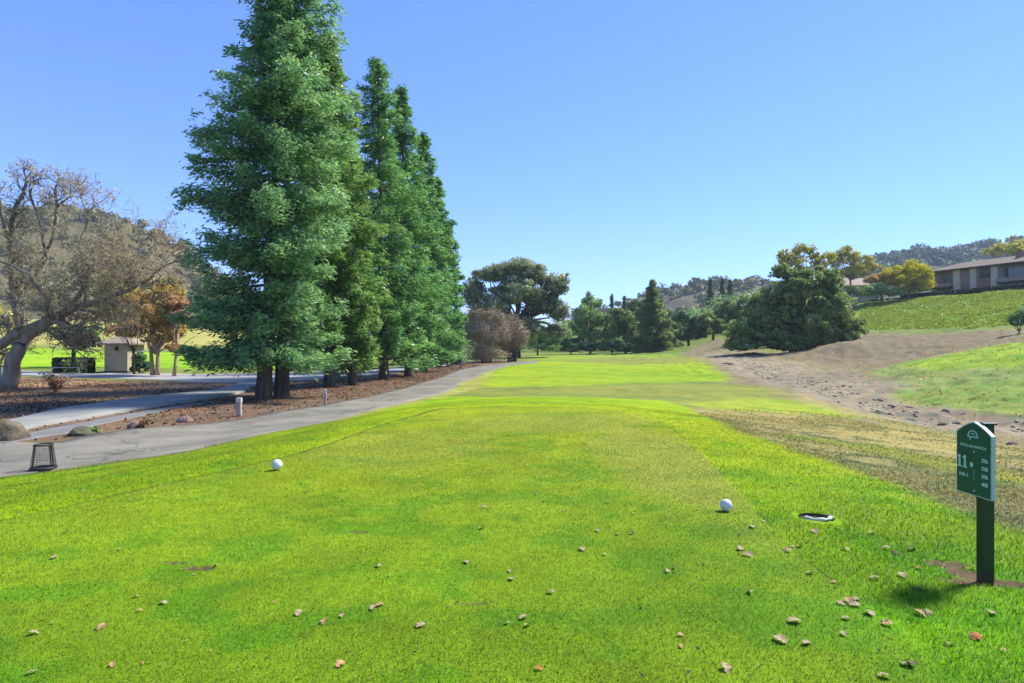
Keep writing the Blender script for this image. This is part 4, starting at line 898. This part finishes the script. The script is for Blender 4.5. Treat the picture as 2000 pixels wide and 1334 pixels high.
def clipped_hedge():
    Y = 43.0; x0 = (98 - CX) / F * Y; x1 = (167 - CX) / F * Y; cx = (x0 + x1) / 2; zb = gz(cx, Y); rg = np.random.default_rng(5)
    w = (x1 - x0) / 2; k = 9000; h = P(0, 700, Y)[2] - zb
    f = rg.integers(0, 3, k); q = rg.uniform(-1, 1, (k, 3))
    q[f == 0, 1] = rg.choice([-1, 1], (f == 0).sum()); q[f == 1, 2] = 1; q[f == 2, 0] = rg.choice([-1, 1], (f == 2).sum())
    C = q * np.array([w, .4, h / 2]) + rg.normal(size=(k, 3)) * .02 + np.array([0, 0, h / 2])
    o = leaves('hedge', C, q * .6 + np.array([0, 0, .3]), np.full((k, 1), .09), M_HEDGE, None, .7)
    o.location = (cx, Y + .6, zb); tag(o, 'box clipped dark hedge standing behind the pale metal bench', 'hedge')
    M_PG = noise_mat('pale_green_metal', (.26, .32, .27), (.32, .38, .33), 4, .5)
    root = empty('bench', (cx, Y, zb), 'pale grey green metal bench in front of the clipped hedge', 'bench')
    hb = P(0, 707, Y)[2] - zb
    m = MB()
    for z in np.linspace(hb - .30, hb, 4): m.box(-w + .1, w - .1, .22, .26, z - .05, z)
    m.build('backrest', M_PG, root)
    m = MB()
    for y in np.linspace(-.22, .18, 5): m.box(-w + .1, w - .1, y - .035, y + .035, .40, .43)
    m.build('seat', M_PG, root)
    for x in (-w + .3, w - .3):
        m = MB(); m.box(x - .03, x + .03, -.22, -.17, 0, .398); m.box(x - .03, x + .03, .262, .31, 0, hb - .02); m.box(x - .028, x + .028, -.17, .26, .34, .39); m.build('leg', M_PG, root)
clipped_hedge()
def utility_box():
    Y = 34; x = (2 - CX) / F * Y; zb = gz(x, Y); M = noise_mat('grey_green_paint', (.18, .23, .20), (.23, .28, .25), 3, .5)
    root = empty('utility_box', (x, Y, zb), 'grey green metal cabinet cut off by the left edge behind the trunk', 'cabinet')
    m = MB(); m.box(-.35, .22, -.25, .25, 0, .82); m.build('body', M, root, bevel=.02)
    m = MB(); m.box(-.38, .25, -.28, .28, .822, .90); m.build('lid', M_DARKW, root, bevel=.02)
    m = MB(); m.box(.08, .11, -.285, -.252, .4, .52); m.build('handle', M_FRAME, root)
utility_box()

# ------------------------------------------------------------------ small things along the path
def stake(px, pt, pb, label, wpx, mat, lean=0.0, slim=False):
    x, y = G(px, pb, 90); zb = gz(x, y); h = (pb - pt) / F * y; w = wpx / F * y / 2
    root = empty('marker_post', (x, y, zb), label, 'marker post'); root.rotation_euler = (0, lean, 0)
    m = MB(); t = w * (.55 if slim else .8)
    m.box(-w, w, -t, t, -.1, h * .72); m.build('post', mat, root, bevel=.005)
    m = MB(); m.box(-w * 1.12, w * 1.12, -t * 1.12, t * 1.12, h * .722, h * .97)
    m.add([(-w, -t, h * .97), (w, -t, h * .97), (w, t, h * .97), (-w, t, h * .97), (0, 0, h)], [(0, 1, 4), (1, 2, 4), (2, 3, 4), (3, 0, 4)]); m.build('cap', M_WHITEP, root)
M_WHITEP = noise_mat('white_paint', (.40, .38, .34), (.50, .48, .44), 5, .6)
M_WEATH = noise_mat('weathered_wood', (.30, .22, .17), (.46, .40, .34), 8, .9, stretch=(1, 1, .2))
stake(467, 776, 812, 'thicker weathered white post beside the path nearest the twin trunk', 9, M_WEATH)
stake(635, 760, 792, 'thin white topped stake at the path edge under the conifers', 5, M_WEATH, slim=True)
stake(899, 701, 719, 'tan leaning stake where the path bends at the far conifer', 5, noise_mat('tan_wood', (.40, .26, .16), (.5, .36, .24), 6, .9), lean=.35, slim=True)

def rock(label, px, py, wpx, hpx, mat, seed, name='rock'):
    x, y = G(px, py, 60); zb = gz(x, y); rx = wpx / F * y / 2; rz_ = hpx / F * y
    bm = bmesh.new(); bmesh.ops.create_icosphere(bm, subdivisions=4, radius=1.0); rg = np.random.default_rng(seed)
    for v in bm.verts:
        c = np.array(v.co); n = fbm(np.array([c[0] * 1.3 + seed + c[2]]), np.array([c[1] * 1.3 + c[2] * 1.7]), 4)[0]
        k = .72 + .6 * n; v.co = Vector((c[0] * rx * k, c[1] * rx * .8 * k, max(c[2], -.25) * rz_ * (.75 + .5 * n)))
    me = bpy.data.meshes.new(name); bm.to_mesh(me); bm.free()
    me.polygons.foreach_set('use_smooth', [True] * len(me.polygons))
    o = link(name, me, mat); o.location = (x, y, zb); o.rotation_euler = (0, 0, seed)
    return tag(o, label, 'rock')
M_ROCK = noise_mat('mossy_rock', (.06, .05, .03), (.20, .165, .11), 4, .95, .03, 12)
M_ROCKD = noise_mat('dark_rock', (.05, .05, .03), (.12, .11, .07), 6, .95, .03, 14)
M_ROCKR = noise_mat('reddish_rock', (.16, .10, .08), (.30, .21, .17), 6, .95, .03, 14)
rock('large mossy brown boulder at the left edge by the end of the footpath', 12, 858, 78, 36, M_ROCK, 3, 'boulder')
rock('low dark mossy rock on the asphalt strip right of the boulder', 158, 848, 54, 14, M_ROCKD, 5)
rock('small reddish rock in the litter between two other rocks', 262, 836, 24, 13, M_ROCKR, 7)
rock('flat pinkish rock at the path edge below the first conifer', 362, 824, 32, 11, M_ROCKR, 9)
rock('flat tan rock on the far gravel beside the broad dark oak', 1422, 702, 26, 6, M_ROCKR, 12)
rock('dark stone in the creek bed left of the sign', 1845, 832, 30, 7, M_ROCKD, 14)
rock('pale flat rock in dry grass right of the sign', 1978, 868, 22, 7, M_ROCKR, 16)
rock('dark stone near the creek edge in the dry grass', 1718, 808, 26, 4, M_ROCKD, 18)

def twig_plant(label, px, py, Y, wpx, hpx, mat, seed, n=500):
    x, y = G(px, py, 60); rg = np.random.default_rng(seed); zb = gz(x, y); w = wpx / F * y / 2; h = hpx / F * y
    root = empty('shrub', (x, y, zb), label, 'shrub'); m = MB()
    tips = []
    for i in range(26):
        a = rg.uniform(0, 6.28); s = rg.uniform(.2, 1); t = np.array([math.cos(a) * w * s, math.sin(a) * w * s, h * rg.uniform(.5, 1)])
        mid = t * .5 + rg.normal(size=3) * .05; m.tube([(0, 0, -.03), tuple(mid), tuple(t)], [.012, .008, .003], 4, False); tips.append(mid); tips.append(t)
    m.build('stems', M_TW, root)
    tp = np.array(tips); C = tp[rg.integers(0, len(tp), n)] + rg.normal(size=(n, 3)) * w * .12
    leaves('foliage', C, C + np.array([0, 0, .5]), np.full((n, 1), .09), mat, root, .5, None, 0, None, rg)
M_TW = noise_mat('brown_stems', (.12, .08, .05), (.22, .15, .10), 8, .9)
twig_plant('dry straggly shrub with reddish base in the earth bed at left', 108, 765, 28, 52, 34, M_LITTER, 4)
twig_plant('small dry brown weed beside the reddish rock', 276, 836, 17, 26, 12, M_LITTER, 6, 240)
twig_plant('small green weed at the right end of the dark rock', 184, 846, 15, 18, 10, M_GRN, 8, 200)

# wire basket
def basket():
    x, y = G(85, 919); zb = gz(x, y) + .03; S = y / F
    root = empty('wire_basket', (x, y, zb), 'small black wire basket, wider at its foot, on the path edge', 'basket')
    M = noise_mat('black_wire', (.02, .02, .018), (.035, .035, .03), 9, .5)
    rb, rt, h = 21 * S, 15.5 * S, 47 * S
    def ring(r, z, t):
        m = MB(); pts = [(math.cos(a) * r, math.sin(a) * r, z) for a in np.linspace(0, 2 * math.pi, 33)]; m.tube(pts, [t] * 33, 6, False); return m
    ring(rt, h, .014).build('top_rim', M, root, True); ring(rb, .02, .02).build('base_ring', M, root, True)
    m = MB()
    for i in range(44):
        a = i / 44 * 2 * math.pi; c, s = math.cos(a), math.sin(a); m.tube([(c * rb, s * rb, .03), (c * rt, s * rt, h - .01)], [.0024] * 2, 4, False)
    for z in np.linspace(.07, h - .05, 9):
        r = rb + (rt - rb) * z / h; pts = [(math.cos(a) * r, math.sin(a) * r, z) for a in np.linspace(0, 2 * math.pi, 29)]; m.tube(pts, [.002] * 29, 4, False)
    m.build('wire_mesh', M, root)
    for a in (math.pi + .05, -.05, math.pi / 2):
        m = MB(); c, s = math.cos(a), math.sin(a); m.tube([(c * rb, s * rb, .02), (c * rt, s * rt, h)], [.012, .012], 6); m.build('upright', M, root)
    m = MB(); pts = [(math.cos(a) * rb * .97, math.sin(a) * rb * .97, 0) for a in np.linspace(0, 2 * math.pi, 25)[:-1]]
    m.add([(0, 0, .012)] + [(p[0], p[1], .012) for p in pts], [(0, i + 1, (i + 1) % 24 + 1) for i in range(24)]); m.build('bottom', M, root)
basket()

# tee markers
M_BALL = noise_mat('white_ball_paint', (.56, .56, .57), (.62, .62, .63), 6, .45, spec=.4)
def tee_marker(label, px, pc, Y, r):
    x = (px - CX) / F * Y; zb = float(surf(np.array([x]), np.array([Y]))[0])
    root = empty('tee_marker', (x, Y, zb), label, 'tee marker', 'tee markers')
    bm = bmesh.new(); bmesh.ops.create_uvsphere(bm, u_segments=96, v_segments=64, radius=r)
    # dimples like a ball's
    n = 180; k = np.arange(n) + .5; ph = np.arccos(1 - 2 * k / n); t = math.pi * (1 + 5 ** .5) * k
    dm = np.stack([np.cos(t) * np.sin(ph), np.sin(t) * np.sin(ph), np.cos(ph)], 1)
    for v in bm.verts:
        c = np.array(v.co) / r; a = np.arccos(np.clip((dm @ c).max(), -1, 1)); v.co = Vector(c * (r - .0022 * float(sstep(.115, .05, a)))) + Vector((0, 0, r * .97 + .004))
    me = bpy.data.meshes.new('ball'); bm.to_mesh(me); bm.free(); me.polygons.foreach_set('use_smooth', [True] * len(me.polygons)); link('ball', me, M_BALL, root)
    m = MB(); m.tube([(0, 0, -.06), (0, 0, .006)], [.006, .012], 8); m.build('spike', M_DARKW, root)
tee_marker('white ball tee marker on the right, closer one, by the tee edge', 1418, 987, 5.9, .057)
tee_marker('white ball tee marker on the left, farther one, near the path side', 541, 908, 7.75, .066)

# irrigation pit
def pit():
    x, y = PIT; zb = gz(x, y)
    root = empty('valve_box', (x, y, zb), 'sunken irrigation box with a dark lid and broken white rim in the grass', 'valve box')
    m = MB(); pts = [(math.cos(a) * .14, math.sin(a) * .14, -.035) for a in np.linspace(0, 2 * math.pi, 29)[:-1]]
    m.add([(0, 0, -.032)] + pts, [(0, i + 1, (i + 1) % 28 + 1) for i in range(28)]); M_BLK = noise_mat('black_plastic', (.05, .055, .025), (.10, .10, .05), 20, .9); m.build('lid', M_BLK, root)
    m = MB(); m.tube([(0, 0, -.09), (0, 0, -.008)], [.138, .138], 28, False, .06); m.build('wall', M_BLK, root)
    m = MB(); an = np.linspace(math.pi * 1.12, math.pi * 1.82, 14); m.tube([(math.cos(a) * .125, math.sin(a) * .115, -.002) for a in an], [.017 + .006 * math.sin(i * 1.1) for i in range(14)], 8, True, .12)
    m.build('rim', noise_mat('pale_concrete', (.42, .42, .35), (.62, .62, .54), 40, .8), root, True)
    m = MB(); an = np.linspace(math.pi * -.18, math.pi * .12, 7); m.tube([(math.cos(a) * .145, math.sin(a) * .14, .0) for a in an], [.009] * 7, 8, True, .3)
    m.build('rim', noise_mat('stained_concrete', (.30, .29, .22), (.40, .39, .32), 30, .8), root, True)
pit()

BITS = np.array([(1.5, 2.6), (4.2, 2.6), (4.6, 4.5), (4.0, 7.0), (2.6, 8.0), (-1.0, 7.5), (-3.0, 5.0), (-2.6, 2.8)])
flat_litter('leaf_litter', 'tiny pale leaf crumbs scattered over the tee turf', 'leaf crumbs', BITS, 420, .022, M_L0, 31, (), lift=.012)

# ------------------------------------------------------------------ sign
def sign():
    px_, py_ = 3.150, 4.20
    zb = float(surf(np.array([px_ + .04]), np.array([py_ + .02]))[0])
    root = empty('tee_sign', (px_, py_, zb), 'green hole sign reading 11 on a dark green post beside the tee', 'sign', rz=math.radians(3.0))
    MG = noise_mat('sign_green', (.002, .065, .040), (.003, .080, .050), 6, .35, spec=.4); MP = noise_mat('post_green', (.004, .016, .010), (.007, .024, .015), 8, .4, spec=.5)
    MW = noise_mat('sign_lettering', (.42, .60, .50), (.50, .66, .56), 9, .6); ME = noise_mat('sign_edge', (.40, .44, .41), (.48, .52, .49), 9, .5)
    m = MB(); m.box(0, .085, -.01, .045, -.15, 1.04 - zb); m.build('post', MP, root, bevel=.004)
    m = MB(); m.box(-.004, .10, -.02, .055, 1.04 - zb, 1.055 - zb); m.build('post_cap', MP, root, bevel=.004)
    # panel outline: u across (world -y is right as seen), v up
    W = .150; v0 = 1.6 - 300 / F * 4.24 - zb; vs = 1.6 - 181 / F * 4.2 - zb; vt = 1.6 - 158 / F * 4.2 - zb
    out = [(-W, v0), (W, v0), (W, vs)]
    def arc(sgn):
        pts = []
        for t in np.linspace(0, 1, 9)[1:]:
            u = W * (1 - t); v = vs + (vt - vs) * (t ** .85 * .55 + .45 * math.sin(t * math.pi / 2)); pts.append((u * sgn, v))
        return pts
    out += arc(1); out += [(-u, v) for u, v in arc(1)[::-1][1:]] + [(-W, vs)]
    yc = .03
    def T(u, v, x): return (x, yc - u, v)
    def slab(name, o2, xa, xb, mat, par):
        n = len(o2); m = MB(); m.add([T(u, v, xa) for u, v in o2] + [T(u, v, xb) for u, v in o2], [tuple(range(n))[::-1], tuple(range(n, 2 * n))] + [(i, (i + 1) % n, n + (i + 1) % n, n + i) for i in range(n)])
        bm = bmesh.new(); 
        o = m.build(name, mat, par); bm.from_mesh(o.data); bmesh.ops.recalc_face_normals(bm, faces=bm.faces); bm.to_mesh(o.data); bm.free(); return o
    panel = slab('panel', out, -.003, -.030, ME, root)
    cv = (v0 + vt) / 2
    inn = [(u * .945, cv + (v - cv) * .970) for u, v in out]
    face = slab('face', inn, -.028, -.0335, MG, panel)
    def text(s, u, v, size, sx=1.0, font_w=0.0):
        c = bpy.data.curves.new('t', 'FONT'); c.body = s; c.size = size; c.align_x = 'CENTER'; c.align_y = 'CENTER'; c.extrude = .0006; c.offset = font_w; c.resolution_u = 3
        o = bpy.data.objects.new('t', c); COL.objects.link(o); dg = bpy.context.evaluated_depsgraph_get(); dg.update()
        me = bpy.data.meshes.new_from_object(o.evaluated_get(dg)); bpy.data.objects.remove(o)
        for vv in me.vertices:
            a, b, z = vv.co; vv.co = T(u + a * sx, v + b, -.0342 - z)
        me.materials.clear(); link('lettering', me, MW, panel)
    hgt = vt - v0
    def vv(f): return vt - hgt * f        # fraction down from the peak
    text('DOLLAR RANCH', 0.0, vv(.335), .026, 1.12, .0004)
    for n, u0 in enumerate((-.118, -.070)):
        vt_, vb_ = vv(.475), vv(.645); o1 = [(-.019, vb_), (.019, vb_), (.019, vb_ + .009), (.008, vb_ + .009), (.008, vt_), (-.002, vt_), (-.019, vt_ - .014), (-.019, vt_ - .024), (-.007, vt_ - .018), (-.007, vb_ + .009), (-.019, vb_ + .009)]
        slab('numeral', [(u + u0, v) for u, v in o1], -.0335, -.0350, MW, panel)
    text('PAR 5', -.080, vv(.745), .032, 1.0, .0008)
    for i, s in enumerate(('356', '328', '306', '408')): text(s, .098, vv(.50 + .105 * i), .036, 1.0, .001)
    for bz in (vv(.36) - .02, vv(.93)):
        m = MB(); m.tube([(-.033, yc - .012, bz), (-.0385, yc - .012, bz)], [.0065, .005], 10); m.build('bolt', ME, panel)
    # small diamond
    m = MB(); m.add([T(-.012 + .014 * math.cos(a), vv(.585) + .018 * math.sin(a), -.0345) for a in np.linspace(0, 2 * math.pi, 9)[:-1]], [tuple(range(8))[::-1]]); m.build('dot', MW, panel)
    m = MB(); m.box(-.0345, -.0338, yc - .001 - .008, yc + .001 - .008, vv(.80), vv(.645)); m.build('divider', MW, panel)
    # oak tree emblem: domed crown outline, flat bottom and a short trunk
    m = MB(); c0 = vv(.205)
    arcp = [T(.042 * math.cos(a), c0 + .042 * math.sin(a), -.0345) for a in np.linspace(0, math.pi, 15)]; m.tube(arcp, [.0042] * 15, 5)
    m.tube([T(-.042, c0, -.0345), T(.042, c0, -.0345)], [.0042] * 2, 5); m.tube([T(-.022, c0, -.0345), T(-.024, c0 - .02, -.0345)], [.005] * 2, 5)
    m.tube([T(-.016, c0 + .018, -.0345), T(.002, c0 + .024, -.0345), T(.018, c0 + .014, -.0345)], [.003] * 3, 5); m.build('emblem', MW, panel)
sign()

# ------------------------------------------------------------------ fallen leaves, one object each
LEAF = """107,1093 235,1075 265,1166 272,1194,o 320,1180 66,1238 199,1228,o 220,1304,o 62,1317 583,1197 634,1215,o 668,1203 664,1304,o 425,1103 318,943 163,959 600,961 131,1043,d
945,995 911,1096 996,1112 1000,1128 1076,1155 730,1187 742,1181,o 822,1222 991,1216 1023,1205 1030,1221 739,1107 1137,1073 1181,1083 1188,986 1167,1037 1206,1045 1235,1045,d 1304,1119 1316,1112,d 1329,1244 1330,1267,o 1053,1310,r 1048,968 1094,963 941,1034 1103,999 1236,1007
1465,1162 1552,1221 1524,1254 1575,1260 1417,1308 1648,1244 1652,1215 1582,1121 1627,1139,o 1643,1184 1659,1180,o 1675,1176 1668,1187 1698,1205 1732,1224,o 1797,1205,o 1812,1203 1762,1126 1797,1153 1794,1112,r 1730,1073 1748,1084,d 1707,1132 1545,1070 1538,1078 1563,1071,o 1492,1018 1446,1075 1460,1087 1652,1075 1781,1075,d 1701,1043 1591,1041 1849,1262 1861,1262,d 1906,1249,r 1957,1274,o 1938,1205 1765,1300 1726,1325 1778,1300,d 1989,1070 1469,1032"""
M_L = {'': noise_mat('pale_leaf', (.28, .20, .11), (.44, .34, .20), 30, .8), 'o': noise_mat('tan_leaf', (.34, .19, .08), (.48, .30, .14), 30, .8),
       'd': noise_mat('dark_leaf', (.07, .055, .03), (.13, .10, .05), 30, .8), 'r': noise_mat('rust_leaf', (.36, .09, .03), (.46, .15, .05), 30, .8)}
def leaf_mesh(seed):
    rg = np.random.default_rng(seed); n = 9; L = []; R = []; M = []
    lob = [.0, .38, .18, .48, .24, .50, .24, .34, .02]
    for i in range(n):
        t = i / (n - 1); z = .12 * math.sin(t * math.pi) * rg.uniform(.7, 1.2) + .10 * t
        w = lob[i] * rg.uniform(.8, 1.15); cz = .13 * w / .5 * rg.uniform(.4, 1.3)
        M.append((t - .5, 0, z)); L.append((t - .5 + .05 * w, w * .85, z + cz)); R.append((t - .5 + .05 * w, -w * .85, z + cz * rg.uniform(.3, 1.1)))
    V = L + M + R; Fc = []
    for i in range(n - 1):
        Fc += [(i, i + 1, n + i + 1, n + i), (n + i, n + i + 1, 2 * n + i + 1, 2 * n + i)]
    V += [(-.78, .02, .05), (-.78, -.02, .05)]; Fc += [(n, 3 * n, 3 * n + 1)]
    return V, Fc
variants = {}
recs = []
for tok in LEAF.split():
    p = tok.split(','); recs.append((float(p[0]), float(p[1]), p[2] if len(p) > 2 else ''))
ORD = ['first', 'second', 'third', 'fourth', 'fifth', 'sixth', 'seventh', 'eighth', 'ninth', 'tenth']
CN = {'': 'pale dry', 'o': 'tan brown', 'd': 'dark brown', 'r': 'rusty red'}
def band(r):
    px, py, k = r
    if py < 1050: row = 'in the tee marker row'
    elif py < 1140: row = 'in the sign foot row'
    elif py < 1212: row = 'just below the sign foot row'
    elif py < 1290: row = 'in the near row'
    else: row = 'along the bottom edge'
    col = 'left third' if px < 700 else ('middle third' if px < 1400 else 'right third')
    return row, col
cells = {}
for r in recs: cells.setdefault((band(r), r[2]), []).append(r)
for i, r in enumerate(recs):
    px, py, k = r; x, y = G(px, py, 20); z = float(surf(np.array([x]), np.array([y]))[0])
    key = (k, i % 5)
    if key not in variants:
        V, Fc = leaf_mesh(i % 5 + 3); me_ = bpy.data.meshes.new('fallen_leaf'); me_.from_pydata(V, [], Fc); me_.materials.append(M_L[k]); me_.update(); variants[key] = me_
    o = bpy.data.objects.new('fallen_leaf', variants[key]); COL.objects.link(o)
    s = random.uniform(.032, .068) * (1.15 if k in 'or' else 1) * (.8 if px < 1400 else 1)
    o.scale = (s, s, s); o.location = (x, y, z + .008); o.rotation_euler = (random.uniform(-.35, .35), random.uniform(-.35, .35), random.uniform(0, 6.28))
    row, col = band(r); cell = sorted(cells[((row, col), k)]); j = cell.index(r)
    pos = 'only such one' if len(cell) == 1 else (ORD[j] + ' from left')
    tag(o, f'{CN[k]} fallen leaf, {pos} {row}, {col}', 'leaf', 'fallen leaves on the grass')
def haze():
    m = MB(); m.box(-3000, 3000, -3000, 4000, -12, 130)
    mt = bpy.data.materials.new('air'); mt.use_nodes = True; nt = mt.node_tree; nt.nodes.remove(nt.nodes['Principled BSDF'])
    v = nt.nodes.new('ShaderNodeVolumePrincipled'); v.inputs['Density'].default_value = .0003; v.inputs['Color'].default_value = (.80, .88, 1, 1)
    nt.links.new(v.outputs[0], nt.nodes['Material Output'].inputs['Volume'])
    tag(m.build('haze', mt), kind='stuff')
haze()
print('done', len(bpy.data.objects))
